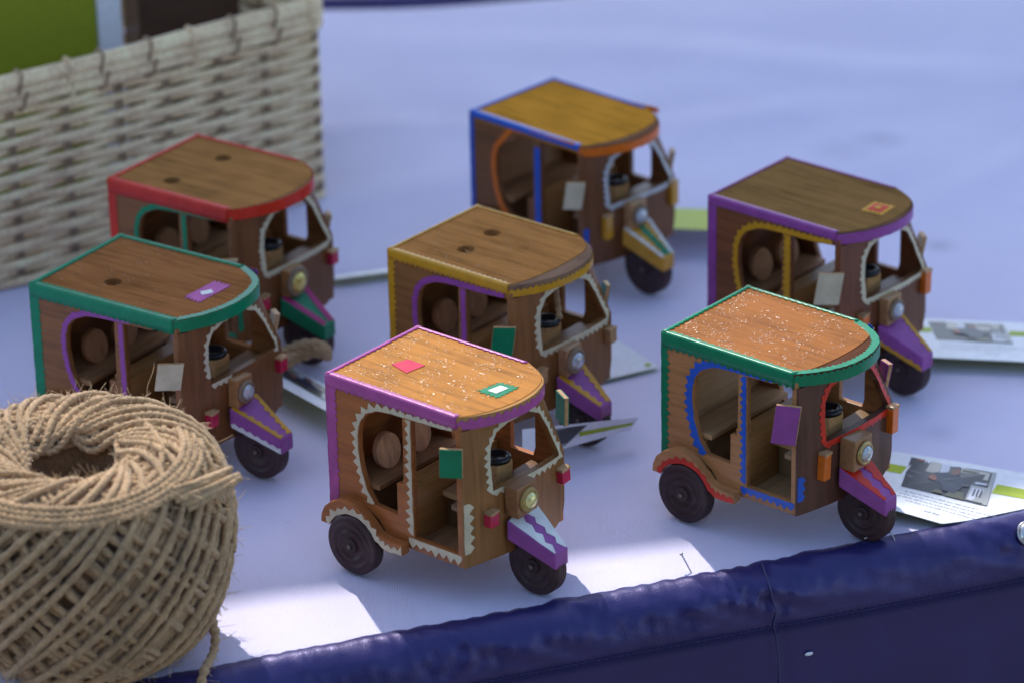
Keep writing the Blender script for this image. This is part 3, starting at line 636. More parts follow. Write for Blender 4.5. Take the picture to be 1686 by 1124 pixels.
    if nl:
        bm = bmesh.new(); g = random.Random(nl)
        for _ in range(nl):
            x = g.uniform(4, X(93)); y = g.uniform(-hw+4, hw-4); ang = 0.35+g.gauss(0, .5); a = g.uniform(.3, 0.8)*g.choice([1, 1, 1.5, 2.4]); b_ = g.uniform(.18, .4); h_ = g.uniform(.08, .22)
            if g.random() > 0.42+1.5*noise.noise(Vector((x*0.07, y*0.07, nl*.01))): continue
            ca, sa = math.cos(ang), math.sin(ang); k = 6
            base = [bm.verts.new(((x+ca*a*math.cos(q)-sa*b_*math.sin(q))*mm, (y+sa*a*math.cos(q)+ca*b_*math.sin(q))*mm, (H-0.02)*mm)) for q in [2*math.pi*i/k for i in range(k)]]
            top_ = [bm.verts.new(((x+ca*a*.45*math.cos(q)-sa*b_*.5*math.sin(q)+g.uniform(-.1, .1))*mm, (y+sa*a*.45*math.cos(q)+ca*b_*.5*math.sin(q)+g.uniform(-.1, .1))*mm, (H+h_*g.uniform(.8, 1.2))*mm)) for q in [2*math.pi*i/k for i in range(k)]]
            for i in range(k): bm.faces.new([base[i], base[(i+1) % k], top_[(i+1) % k], top_[i]])
            bm.faces.new(top_)
        vo_ = bm_obj('varnish', bm, flat('varnish_'+'%.2f' % wr[0], tuple(v*1.15 for v in wr), 0.27, 0.0, 0.8), roof, smooth=True); vo_['kind'] = 'stuff'
    # --- stickers on the roof
    for kind, col, pts, h in cfg.get('stickers', []):
        if kind == 'zig':
            c = Vector((sum(p[0] for p in pts)/len(pts), sum(p[1] for p in pts)/len(pts)))
            rs = resample(list(pts)+[pts[0]], 1.6)[:-1]; pts = [tuple(c + (p-c)*(1.1 if i % 2 else 0.88)) for i, p in enumerate(rs)]
        bm = plate(pts, [], lambda x, y, hh, h=h: (x*mm, y*mm, (H+h+hh)*mm), 0.25)
        bm_obj('sticker', bm, sticker(col), roof)
    return T

sq = lambda cx, cy, a, b, r=0: [(cx + math.cos(r)*u - math.sin(r)*v, cy + math.sin(r)*u + math.cos(r)*v) for u, v in ((-a, -b), (a, -b), (a, b), (-a, b))]
TOYS = [
 dict(at=(-0.0768, 1.8750), yaw=-39.6, dim=(91.3, 76.7, 113), label='sunlit pink-edged toy rickshaw, orange roof with red square and green patch, cream zigzag trim',
      wood=(0.32, 0.108, 0.030), front=(0.27, 0.118, 0.036), roof=(0.34, 0.135, 0.022), visor=(0.34, 0.18, 0.07), lumps=1900, speck=0.6, rrough=0.5, rcoat=0.03, strip=2.4, edge='pink', visor_tape='pink', edge_zig=1.4, edge_pitch=4.4, edge_w=6.4, corner_w=6.0, vzig=2.0, vpitch=5.2, vtape=4.2,
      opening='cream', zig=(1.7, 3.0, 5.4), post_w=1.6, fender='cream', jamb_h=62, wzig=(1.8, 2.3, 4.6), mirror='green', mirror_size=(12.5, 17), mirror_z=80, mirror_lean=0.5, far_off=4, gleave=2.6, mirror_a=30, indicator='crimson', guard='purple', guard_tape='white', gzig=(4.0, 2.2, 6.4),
      lamp=(8.4, 8.5, 9), lens='pale', lampw=(0.24, 0.11, 0.045), wood_bezel=True, lamp_z=57, lamp_y=-4, ind=(7, 7.5, 4.5), dash_tape=[(86, -13), (86, 12)],
      stickers=[('flat', 'crimson', [(24.5, 1.5), (21.8, -8.8), (35.5, -12.5), (37.3, 1)], 0.36), ('zig', 'green', [(80.5, -7), (83.5, 9), (95.5, 10), (95, -7)], 0.36), ('flat', 'white', [(85, -3.5), (86.5, 5.5), (92, 5.5), (91, -3.5)], 0.66)]),
 dict(at=(0.1090, 1.9296), yaw=-40.5, dim=(89.6, 79.5, 109), label='toy rickshaw at right front with green roof edging, blue door trim and red fenders',
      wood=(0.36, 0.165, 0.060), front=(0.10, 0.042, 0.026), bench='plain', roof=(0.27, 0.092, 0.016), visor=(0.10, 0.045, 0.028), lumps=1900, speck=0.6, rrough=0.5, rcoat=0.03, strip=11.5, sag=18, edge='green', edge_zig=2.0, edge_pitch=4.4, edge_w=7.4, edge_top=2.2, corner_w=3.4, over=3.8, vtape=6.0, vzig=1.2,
      opening='blue', zig=(3.4, 2.2, 4.6), post_w=2.2, fender='red', jamb_h=47, screen_tape='red', wzig=(2.6, 1.8, 4.0), mirror='purple', mirror_size=(14, 24), mirror_z=70, indicator='orange', ind=(6, 15, 4.5), ind_z=50, ind_z2=58, gleave=2.6, guard='purple', guard_tape='red', gzig=(3.8, 1.8, 6.0),
      brass=True, lamp=(8.6, 9.5, 9.2), lens='clear', lamp_z=54, lampw=(0.26, 0.13, 0.055), inner=(0.40, 0.24, 0.11), part=(0.36, 0.17, 0.05)),
 dict(at=(-0.2541, 2.0209), yaw=-33.6, lampw=(0.36, 0.17, 0.06), dim=(103.6, 83.9, 108.2), label='toy rickshaw half hidden by the ball of twine, green roof edging and one roof hole',
      wood=(0.22, 0.085, 0.026), roof=(0.25, 0.10, 0.034), visor=(0.17, 0.08, 0.045), lumps=260, speck=0.19, strip=3, sag=15, edge='green', corner_w=5.8, edge_zig=1.4, edge_pitch=4.0, edge_w=7.4, edge_top=3.6, over=3.6, vtape=7.0, vzig=0.4, holes=[(41, -16)],
      opening='purple', zig=(2.8, 1.1, 3.4), post_w=2.8, screen_segs=[(0.0, 0.10), (0.34, 0.98)], wzig=(1.8, 2.0, 4.4), mirror='cream', mirror_size=(15, 17), mirror_z=70, mirror_a=35, indicator='crimson', ind_z=42, guard='purple', guard_tape='yellow', guard_skirt='white', gzig=(3.0, 1.6, 4.6),
      stickers=[('zig', 'pink', [(90, -12), (102, -14.5), (103, 14), (91, 14.5)], 0.36), ('flat', 'white', [(93.5, -2.5), (97.5, -5.5), (101, 0.5), (97, 3.5)], 0.66)]),
 dict(at=(-0.2202, 2.1703), yaw=-35.1, dim=(92.8, 86.9, 111.9), label='toy rickshaw before the woven basket, red roof edging and two roof holes',
      wood=(0.21, 0.08, 0.024), roof=(0.30, 0.14, 0.045), visor=(0.2, 0.1, 0.05), speck=0.12, strip=2.5, sag=17, edge='red', corner_w=5.6, edge_zig=0.9, edge_w=8.4, edge_top=3.2, vtape=6.8, vzig=1.2, holes=[(35.6, -25), (39, 20.4)],
      opening='green', zig=(3.0, 0.7, 3.6), post_w=3.2, screen='trapez', wzig=(3.0, 1.3, 3.8), mirror='cream', mirror_size=(13, 17), mirror_z=66, mirror_a=40, indicator='crimson', ind_z=46, guard='green', guard_tape='magenta', ls=1.4, gzig=(5.4, 0.4, 5), lens='gold', lampw=(0.36, 0.17, 0.06), post='green'),
 dict(at=(-0.0455, 2.0534), yaw=-39.2, dim=(89.2, 82.4, 109.9), label='toy rickshaw in the middle of the group, yellow roof edging and two roof holes',
      wood=(0.24, 0.10, 0.030), roof=(0.31, 0.135, 0.040), visor=(0.22, 0.13, 0.08), lumps=160, speck=0.19, strip=9, sag=15, edge='yellow', corner_w=3.6, edge_zig=1.8, edge_pitch=3.8, edge_w=4.8, edge_top=2.0, vtape=3.6, vzig=1.5, holes=[(37.2, -14.5), (34, 13.6)],
      opening='purple', zig=(3.2, 0.9, 3.6), post_w=3.2, wzig=(2.6, 2.0, 4.4), mirror='green', mirror_size=(13, 21), mirror_z=67, mirror_a=35, indicator=None, guard='purple', guard_tape='yellow', gzig=(3.8, 1.8, 4.6), ls=1.15, lampw=(0.36, 0.19, 0.09)),
 dict(at=(0.0031, 2.2814), yaw=-44.0, dim=(93.8, 78.7, 106), label='rearmost toy rickshaw with plain amber roof, blue roof edging and orange door arch',
      wood=(0.185, 0.072, 0.024), bench='plain', roof=(0.46, 0.20, 0.025), visor=(0.18, 0.09, 0.05), speck=0.1, strip=6, sag=17, edge='blue', visor_tape='orange', edge_zig=0.1, edge_w=1.6, edge_top=3.4, vtape=5.4, vzig=1.2,
      opening='orange', zig=(3.4, 0.5, 4), post='blue', post_w=4.4, jamb='blue', fender='orange', screen_tape='grey', wzig=(2.4, 1.6, 4), mirror='cream', mirror_size=(12, 19), mirror_z=68, mirror_a=40, indicator='yellow', ind=(6.5, 15, 3.5), ind_z=49, ind_z2=56, guard='yellow', guard_tape='white', gzig=(2.2, 1.2, 4.6), guard_mid='green'),
 dict(at=(0.1454, 2.1202), yaw=-40.8, dim=(93.6, 78.7, 111.4), label='toy rickshaw at right rear with purple roof edging and red and yellow roof patch',
      wood=(0.19, 0.064, 0.024), roof=(0.21, 0.115, 0.04), visor=(0.15, 0.08, 0.05), speck=0.12, strip=2.5, sag=16, edge='purple', corner_w=5.8, edge_zig=0.6, edge_w=5.0, edge_top=2.2, vtape=6.2, vzig=0.4,
      opening='yellow', zig=(2.6, 1.7, 4.4), post='yellow', post_w=3.6, jamb_h=52, wzig=(2.4, 1.6, 4), mirror='cream', mirror_size=(15, 21), mirror_z=68, mirror_a=38, indicator='orange', ind=(6.5, 14, 4), ind_z=48, ind_z2=58, guard='purple', guard_tape='yellow', guard_low=True, gzig=(2.6, 1.4, 4.6),
      stickers=[('zig', 'yellow', sq(92.5, 5.5, 7.2, 8, 0.1), 0.36), ('flat', 'red', sq(92.5, 5.5, 4.6, 5.2, 0.1), 0.66), ('flat', 'yellow', sq(92.5, 5.5, 1.9, 2.2, 0.1), 0.96)]),
]
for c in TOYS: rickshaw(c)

# ------------------------------------------------------------------ ball of jute twine
def np_tube_mesh(name, paths, r, nseg, lobes=0.0, twist=0.0):
    VV = []; FF = []; base = 0
    for P in paths:
        P = np.asarray(P, float); n = len(P)
        T = np.gradient(P, axis=0); T /= np.linalg.norm(T, axis=1)[:, None]
        ref = np.array([0.31, 0.17, 0.93]); Nn = np.cross(T, ref); bad = np.linalg.norm(Nn, axis=1) < 0.05
        Nn[bad] = np.cross(T[bad], [1, 0, 0]); Nn /= np.linalg.norm(Nn, axis=1)[:, None]; B = np.cross(T, Nn)
        s = np.concatenate([[0], np.cumsum(np.linalg.norm(np.diff(P, axis=0), axis=1))])
        a = np.arange(nseg)*2*np.pi/nseg
        q = r*(1+lobes*np.cos(2*(a[None, :]-twist*s[:, None])))
        if np.ndim(r) == 0 and lobes: q = q*(1+0.07*np.sin(s*91)+0.05*np.sin(s*237+1))[:, None]
        V = P[:, None, :] + Nn[:, None, :]*(q*np.cos(a))[..., None] + B[:, None, :]*(q*np.sin(a))[..., None]
        VV.append(V.reshape(-1, 3))
        i = np.arange(n-1)[:, None]*nseg; k = np.arange(nseg)[None, :]; k2 = (k+1) % nseg
        FF.append(np.stack([i+k, i+k2, i+nseg+k2, i+nseg+k], -1).reshape(-1, 4)+base); base += n*nseg
    V = np.concatenate(VV); F = np.concatenate(FF)
    me = bpy.data.meshes.new(name); me.vertices.add(len(V)); me.vertices.foreach_set('co', V.ravel())
    me.loops.add(F.size); me.loops.foreach_set('vertex_index', F.ravel().astype(np.int32))
    me.polygons.add(len(F)); me.polygons.foreach_set('loop_start', np.arange(0, F.size, 4, dtype=np.int32)); me.polygons.foreach_set('loop_total', np.full(len(F), 4, np.int32))
    me.polygons.foreach_set('use_smooth', np.ones(len(F), bool)); me.update(); me.validate()
    return me
PB = np.array([0.95, 0.88])*np.array([(17, -40), (19, -62), (32, -70), (52, -66), (68, -50), (78, -26), (82, 0), (82, 24), (79, 42), (73, 54), (60, 61), (46, 61), (33, 58), (26, 50), (22, 35), (19, 8)], float)
cl = np.concatenate([[0], np.cumsum(np.linalg.norm(np.diff(PB, axis=0), axis=1))]); cl /= cl[-1]
def prof(s):
    s = np.clip(s, 0, 1); r = np.interp(s, cl, PB[:, 0]); z = np.interp(s, cl, PB[:, 1])
    return r, z
ss = np.linspace(0, 1, 400); rS, zS = prof(ss)
ker = np.ones(31)/31; rS = np.convolve(np.pad(rS, 15, 'edge'), ker, 'valid'); zS = np.convolve(np.pad(zS, 15, 'edge'), ker, 'valid')
dr = np.gradient(rS); dz = np.gradient(zS); ln = np.hypot(dr, dz); NR = dz/ln; NZ = -dr/ln
def surf(s, phi, off):
    r = np.interp(s, ss, rS) + np.interp(s, ss, NR)*off; z = np.interp(s, ss, zS) + np.interp(s, ss, NZ)*off
    return np.stack([r*np.cos(phi), r*np.sin(phi), z], -1)*mm
def ball():
    T = empty('twine_ball', (-0.2285, 1.7520, 0.001)); T.rotation_euler = (math.radians(2), 0, math.radians(-4)); 
    tag(T, 'big ball of tan jute twine with a hollow top, at the near left corner', 'ball of twine')
    lift = np.array([0, 0, 0.0625])
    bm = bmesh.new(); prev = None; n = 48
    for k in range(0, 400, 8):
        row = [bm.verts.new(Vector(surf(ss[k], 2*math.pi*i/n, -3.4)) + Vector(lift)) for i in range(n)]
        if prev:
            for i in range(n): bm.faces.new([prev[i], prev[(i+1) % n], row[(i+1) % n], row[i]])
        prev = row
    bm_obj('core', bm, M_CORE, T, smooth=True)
    def winding(N, k, off_up, off_dn, r, smin, smax, jit, seed, gap=1.0):
        g = np.random.default_rng(seed); c = 1.0 + k/N
        t = np.arange(0, 2*np.pi*N*gap, 0.022)
        phi = c*t; j = np.interp(t, np.arange(0, t[-1]+2, 1.7), g.normal(0, jit*1.25, len(np.arange(0, t[-1]+2, 1.7))))
        w = 0.5+0.5*np.sin(t); lo = smin + 0.03*np.sin(t*0.171+seed); hi = smax - 0.05*np.abs(np.sin(t*0.113+seed))
        s = lo + (hi-lo)*w; up = np.cos(t)
        off = off_dn + (off_up-off_dn)*(0.5+0.5*np.tanh(up*4)) + np.interp(t, np.arange(0, t[-1]+2, 2.3), g.normal(0, 0.6, len(np.arange(0, t[-1]+2, 2.3))))
        return surf(s, phi+j, off) + lift
    inner = winding(62, 9, -1.6, -3.2, 2.0, 0.1, 0.86, 0.035, 1)
    me = np_tube_mesh('under_twine', [inner], 0.0018, 10, 0.17, 820); link('under_twine', me, M_JUTE, T)
    outer = winding(39, 5, 2.6, 0.2, 2.0, 0.12, 0.87, 0.04, 5)
    me = np_tube_mesh('wound_twine', [outer], 0.0019, 10, 0.17, 820); link('wound_twine', me, M_JUTE, T)
    # a band of turns laid round the shoulder and the rim
    bands = []
    for q in range(6):
        t = np.linspace(0, 2*np.pi, 300); s0 = 0.705 + 0.026*q + 0.002*math.sin(q*7)
        a = 0.032*math.cos(q*0.7)+0.012; ph = 0.9 + 0.25*q + (2.0 if q % 3 == 0 else 0)
        bands.append(surf(s0 + a*np.cos(t-ph) + 0.006*np.sin(3*t+q), t, 0.6 + 1.2*math.sin(q*2.3) + 0.8*np.sin(2*t+q)) + lift)
    for q in range(4):     # turns just below the shoulder at the front
        t = np.linspace(-2.9, 0.2+0.05*q, 200); s0 = 0.680 + 0.011*q
        bands.append(surf(s0 - 0.012*np.cos(t+1.5)*2, t, 4.0+0.6*math.sin(q*3) + 0*t) + lift)
    me = np_tube_mesh('band_twine', bands, 0.0019, 10, 0.17, 820); link('band_twine', me, M_JUTE, T)
    # frayed stub sticking out at the right shoulder
    stub = []
    p0 = np.array(surf(0.655, -0.12, 3.0)) + lift
    for q in range(5):
        d = np.array([0.010+0.009*rng.random(), -0.004+0.003*q*0.4, 0.000+0.0012*(q-3)])
        tt = np.linspace(0, 1, 12)[:, None]
        start = np.array(surf(0.63+0.012*q, -0.55-0.03*q, 3.5)) + lift
        stub.append(start*(1-tt)**1 + (p0+d)*tt + np.array([0.006, 0, 0.001])*(tt*(1-tt)*2.2))
    me = np_tube_mesh('frayed_end', stub, 0.0018, 8, 0.2, 800); link('frayed_end', me, M_JUTE, T)
    # loose tail over the table edge
    tail = np.array([(0.060, -0.010, 0.045), (0.066, -0.008, 0.030), (0.0705, -0.010, 0.016), (0.071, -0.016, 0.008), (0.069, -0.026, 0.006), (0.0665, -0.036, 0.0045), (0.0655, -0.043, -0.008), (0.066, -0.045, -0.025), (0.065, -0.045, -0.04)])
    tt = np.linspace(0, len(tail)-1, 70); tp = np.stack([np.interp(tt, range(len(tail)), tail[:, k]) for k in range(3)], -1)
    kk = np.ones(9)/9; tp = np.stack([np.convolve(np.pad(tp[:, k], 4, 'edge'), kk, 'valid') for k in range(3)], -1)
    me = np_tube_mesh('loose_end', [tp], 0.0024, 8, 0.22, 560); link('loose_end', me, M_JUTE, T)
    # stray fibres
    hairs = []
    src = np.concatenate([outer, outer, inner, np.concatenate(bands), np.concatenate(bands), np.concatenate(bands), np.concatenate(stub), np.concatenate(stub), np.concatenate(stub), np.concatenate(stub), tp, tp])
    cen = np.array([0, 0, 0.07])
    idx = rng.integers(0, len(src)-3, 22000)
    for i in idx:
        p = src[i]; tan = src[min(i+2, len(src)-1)]-src[i]; ltn = np.linalg.norm(tan)
        if ltn > 0.02 or ltn < 1e-6: continue
        tan /= ltn; nrm = p-cen; nrm /= np.linalg.norm(nrm)
        ln_ = min(rng.gamma(1.6, 0.0022), 0.009); d = tan*rng.choice([-1, 1])*rng.uniform(.3, 1) + nrm*rng.uniform(.15, .9) + rng.normal(0, .35, 3); d /= np.linalg.norm(d)
        curl = rng.normal(0, .5, 3); x = np.linspace(0, 1, 5)[:, None]
        hairs.append(p + nrm*0.0012 + d*ln_*x + curl*ln_*x**2*0.5)
    for q in range(16):   # longer wisps over the hollow and the rear rim
        s0 = rng.uniform(.70, .86); ph = rng.uniform(0, 6.28); p = surf(s0, ph, 2.5)+lift; x = np.linspace(0, 1, 9)[:, None]
        d = np.array([rng.normal(0, 1), rng.normal(0, 1), abs(rng.normal(.3, .4))]); d /= np.linalg.norm(d); L_ = rng.uniform(.006, .015)
        hairs.append(p + d*L_*x + np.array([rng.normal(0, .4), rng.normal(0, .4), -.3])*L_*x**2)
    x = np.linspace(0, 1, 9)[:, None]; hairs.append(np.array(surf(.66, 1.1, 2))+lift + np.array([0.0015, 0, 0.026])*x + np.array([-.002, 0, 0])*np.sin(x*5))
    me = np_tube_mesh('fibres', hairs[::2], 0.00013, 3); fz = link('fibres', me, M_FUZZ, T); fz['kind'] = 'stuff'
    me = np_tube_mesh('fibres', hairs[1::4]+hairs[-17:], 0.00019, 3); fz = link('fibres', me, M_FUZZ, T); fz['kind'] = 'stuff'
ball()

# ------------------------------------------------------------------ jute ties
def tie(pts_list, label, r=0.0029, jut=0.0):
    o0 = Vector(pts_list[0][0]); t = empty('jute_tie', (o0.x, o0.y, 0)); bm = bmesh.new()
    for pts in pts_list:
        pts = [Vector(p) - Vector((o0.x, o0.y, 0)) for p in pts]; fine = []
        for i in range(len(pts)-1):
            a = pts[max(0, i-1)]; b = pts[i]; c = pts[i+1]; d = pts[min(len(pts)-1, i+2)]
            for k in range(10):
                u = k/10; fine.append(0.5*((2*b) + (c-a)*u + (2*a-5*b+4*c-d)*u*u + (3*b-a-3*c+d)*u**3))
        fine.append(pts[-1]); tube(bm, fine, r, 8, 0.2, 560)
    bm_obj('cord', bm, M_JUTE, t, smooth=True)
    tag(t, label, 'jute cord')
KN = []
for q in range(7):
    a = 0.0025*(q % 3); b = 0.0022*(q//3)
    KN.append([(-0.166, 2.074-a+0.003*(q % 2), 0.004+b*1.6), (-0.152, 2.069+a, 0.011+b*1.5), (-0.138, 2.076-a, 0.013+b*1.8), (-0.126, 2.079+a, 0.016+b*1.7), (-0.117, 2.080-0.5*a, 0.018+b), (-0.112, 2.083, 0.013+b)])
tie(KN, 'thick bundle of tan jute cord lying against the front wheel of the red-edged rickshaw')
def toyp(c, x, y, z):
    a = math.radians(c['yaw']); x *= mm; y *= mm
    return (c['at'][0]+math.cos(a)*x-math.sin(a)*y, c['at'][1]+math.sin(a)*x+math.cos(a)*y, z*mm)
c = TOYS[1]; tie([[toyp(c, 70+q, 20+q, 100), toyp(c, 71+q, 24, 88), toyp(c, 74, 27+q, 78), toyp(c, 78-q, 26, 86), toyp(c, 79, 22-q, 99)] for q in (0, 2, 4)], 'loop of tan jute cord hanging inside the cab of the green-edged rickshaw at right front', 0.0018)
c = TOYS[4]; tie([[toyp(c, 90, 6, 72), toyp(c, 78, 18, 84), toyp(c, 66, 30, 92), toyp(c, 60, 36, 97)]], 'single jute cord slanting through the cab of the yellow-edged rickshaw', 0.0016)

# ------------------------------------------------------------------ printed cards
PHOTO = [flat('photo_dark', (0.055, 0.055, 0.06), 0.35), flat('photo_pale', (0.50, 0.46, 0.38), 0.35), flat('photo_white', (0.62, 0.62, 0.68), 0.35), flat('photo_figure', (0.03, 0.034, 0.06), 0.35),
         flat('photo_skin', (0.22, 0.085, 0.05), 0.35), flat('photo_orange', (0.36, 0.10, 0.045), 0.35), flat('photo_grey', (0.36, 0.36, 0.35), 0.35), flat('photo_olive', (0.12, 0.11, 0.06), 0.35), flat('photo_mid', (0.13, 0.13, 0.125), 0.35)]
PSH = [(0, [(0, 0), (1, 0), (1, 1), (0, 1)]), (8, [(0.02, .35), (.2, .28), (.21, .34), (.03, .42)]), (8, [(0.02, .55), (.2, .50), (.2, .54), (.02, .6)]), (5, [(.08, .93), (.17, .93), (.17, .98), (.08, .98)]),
       (1, [(.21, .62), (.36, .62), (.37, .97), (.24, .97)]), (2, [(.37, .68), (.47, .68), (.47, .96), (.37, .96)]), (1, [(.60, .62), (.79, .60), (.80, .95), (.60, .95)]), (1, [(.81, .72), (.93, .72), (.93, .95), (.81, .95)]), (7, [(.62, .82), (.79, .84), (.79, .92), (.62, .90)]),
       (8, [(.62, .50), (.95, .56), (.95, .66), (.64, .60)]), (2, [(.80, .55), (.93, .57), (.93, .62), (.80, .60)]),
       (6, [(.74, .04), (.95, .04), (.95, .5), (.76, .5)]), (2, [(.76, .06), (.90, .06), (.92, .42), (.78, .44)]), (0, [(.80, .18), (.82, .18), (.83, .40), (.81, .40)]), (0, [(.84, .18), (.86, .18), (.87, .40), (.85, .40)]), (0, [(.88, .18), (.90, .18), (.91, .40), (.89, .40)]), (6, [(.94, .0), (.998, .0), (.998, .99), (.96, .99)]),
       (7, [(.5, .0), (.72, .0), (.70, .2), (.56, .22)]), (7, [(.35, .03), (.48, .03), (.46, .12), (.38, .13)]),
       (3, [(.26, .48), (.36, .64), (.52, .70), (.60, .66), (.70, .52), (.66, .30), (.60, .12), (.46, .14), (.42, .34), (.30, .36)]), (4, [(.50, .68), (.52, .84), (.56, .90), (.60, .84), (.60, .70), (.55, .66)]), (0, [(.50, .82), (.52, .92), (.58, .94), (.61, .86), (.57, .88)]),
       (5, [(.26, .42), (.34, .36), (.37, .44), (.33, .54), (.28, .52)]), (8, [(.66, .38), (.74, .40), (.74, .46), (.66, .44)])]
def card(label, frame, w, d, photo=None, stripe=None, lines=None, dot=None, curl=0.0012, clip=None, group=True, gap=None, back=None):
    """frame(a,b)->(x,y,z) places the sheet: a along its long side, b across; mm in, metres out"""
    o0 = Vector(frame(0, 0)); t = empty('printed_card', (o0.x, o0.y, 0)); off = Vector((-o0.x, -o0.y, 0))
    nrm = (Vector(frame(10, 0))-o0).cross(Vector(frame(0, 10))-o0).normalized()
    if nrm.z < 0: nrm = -nrm
    def pt(a, b, h):
        return Vector(frame(a, b)) + off + nrm*((h + 1.2*math.sin((a-w[0])/(w[1]-w[0])*2.6+0.4)*curl/0.0012*0.5)*mm)
    def sheet(name, a0, a1, b0, b1, h0, h1, mat, par):
        bm = bmesh.new(); n = 44; R = []
        for h in (h0, h1):
            for b in (b0, b1): R.append([bm.verts.new(pt(a0+(a1-a0)*i/n, max(b, min(clip(a0+(a1-a0)*i/n), b1-.3)) if clip else b, h)) for i in range(n+1)])
        for i in range(n):
            for p, q in ((0, 1), (1, 3), (3, 2), (2, 0)): bm.faces.new([R[p][i], R[p][i+1], R[q][i+1], R[q][i]])
        for i in (0, n): bm.faces.new([R[k][i] for k in (0, 1, 3, 2)])
        return bm_obj(name, bm, mat, par)
    sh = sheet('sheet', w[0], w[1], d[0], d[1], 0, 0.3, M_CARD if back != 'up' else M_LIME, t)
    sheet('lime_backing', w[0]+.05, w[1]-.05, d[0]+.05, d[1]-.05, -0.16, -0.01, M_LIME if back != 'up' else M_CARD, t)
    if stripe:
        for a0, a1 in stripe[2]: sheet('lime_stripe', a0, a1, stripe[0], stripe[1], 0.40, 0.52, M_LIME, t)
    if photo:
        TL, TR, BR, BL = [Vector(p) for p in photo]; bm = bmesh.new()
        for lv, (mi, poly) in enumerate(PSH):
            vs = []
            for u, v in poly:
                q = BL.lerp(BR, u).lerp(TL.lerp(TR, u), v); vs.append(bm.verts.new(pt(q.x, q.y, 0.45+0.03*lv)))
            f = bm.faces.new(vs); f.material_index = mi
        me = bpy.data.meshes.new('photo'); bm.to_mesh(me); bm.free(); link('photo', me, PHOTO, t)
    if lines:
        bm = bmesh.new(); g = random.Random(3)
        for (a0, a1, b, hgt, slant) in lines:
            a = a0
            while a < a1:
                wl = min(g.choice([1.4, 2.2, 3.0, 4.2]), a1-a)
                k = a
                while k < a+wl-.2:      # letter-sized strokes
                    hh = hgt*g.choice([.6, .6, 1.0]); vs = [bm.verts.new(pt(p, q + slant*(p-a0), 0.36)) for p, q in ((k, b), (k+.34, b), (k+.34, b+hh), (k, b+hh))]; bm.faces.new(vs); k += .52
                a += wl + 0.7
        bm_obj('print', bm, flat('ink', (0.16, 0.17, 0.24), 0.6), t)['kind'] = 'stuff'
    if dot:
        bm = plate([(dot[0]+2.2*math.cos(k*.6283), dot[1]+2.2*math.sin(k*.6283)) for k in range(10)], [], lambda a, b, h: tuple(pt(a, b, 0.6+h)), 0.2); bm_obj('lime_dot', bm, M_LIME, t)
    tag(t, label, 'printed card', 'printed cards among the toys')
def fr(o, e1, e2, z):   # z(a,b)
    return lambda a, b: (o[0]+(e1[0]*a+e2[0]*b)*mm, o[1]+(e1[1]*a+e2[1]*b)*mm, z(a, b)*mm)
card('white card with photo and lime stripe under the front wheel of the blue-trimmed rickshaw', fr((0.21075, 1.87748), (.915, -.403), (.403, .915), lambda a, b: 1.0 + max(0, 5.0-a*0.12)*max(0, 1-b/80)),
     (-26, 66), (0.3, 81), clip=lambda a: (a-29)*1.04, photo=[(-12.8, 76.3), (38.8, 74.5), (45.8, 32.9), (-5, 32.7)], stripe=(49.6, 61.2, [(-26, -10.5), (43.3, 66)]),
     lines=[(-1, 44, 27.2, 1.5, -.02), (-3, 54, 23.4, 1.5, -.02), (-3, 50, 19.6, 1.5, -.02), (3, 44, 15.8, 1.5, -.02), (16, 26, 8.6, 2.2, -.02)])
card('white card with dark photo lying beside the front wheel of the purple-edged rickshaw', fr((0.25300, 2.07819), (.988, -.155), (.155, .988), lambda a, b: 1.5 + 5.5*max(0, 1-b/66)),
     (-30, 100), (-2, 67), photo=[(-3, 62.2), (44.1, 61.7), (51, 28), (4.2, 29.1)], stripe=(42.2, 50.6, [(-12, 0), (48, 100)]),
     lines=[(6, 62, 22, 1.5, 0), (8, 60, 18, 1.5, 0), (6, 50, 14, 1.5, 0), (34, 44, 8, 1.8, 0)])
card('card lying lime side up between the rearmost and the purple-edged rickshaws', fr((0.0971, 2.2572), (.99, -.14), (.13, .97), lambda a, b: 19 - 17*b/78), (-25, 75), (0, 76), back='up')
def bil(p0, p1, p2, p3):      # sheet through four corners; a, b run 0..100
    P_ = [Vector(q) for q in (p0, p1, p2, p3)]
    return lambda a, b: tuple(P_[0].lerp(P_[1], a/100).lerp(P_[3].lerp(P_[2], a/100), b/100))
card('white card with lime stripe propped between the pink-edged and yellow-edged rickshaws', bil((0.0046, 1.9343, 0.0140), (0.0683, 1.9795, 0.0100), (0.0729, 1.9705, 0.0225), (0.0049, 1.9440, 0.0290)), (0, 100), (0, 100), photo=[(20, 88), (56, 88), (38, 10), (12, 10)], stripe=(38, 60, [(50, 98)]), curl=0.0)
card('white card with dark photo lying between the two left rickshaws and the pink-edged one', bil((-0.1791, 2.0868, 0.0160), (-0.1017, 1.9894, 0.0160), (-0.1044, 2.0540, 0.0020), (-0.1841, 2.1557, 0.0020)), (0, 100), (0, 100), photo=[(46, 86), (98, 86), (98, 36), (46, 36)], stripe=(48, 66, [(2, 44)]), curl=0.0)
card('blank white card corner with a lime dot beside the yellow-edged rickshaw', fr((0.0895, 2.0836), (-.52, .85), (-.85, -.42), lambda a, b: 1.2), (0, 80), (0, 55), dot=(5.5, 4.5))
card('narrow strip of white card with raised near edge beside the red-edged rickshaw', fr((-0.1180, 2.2160), (.965, .26), (-.2, .97), lambda a, b: 5-0.28*b), (2, 70), (0, 15))

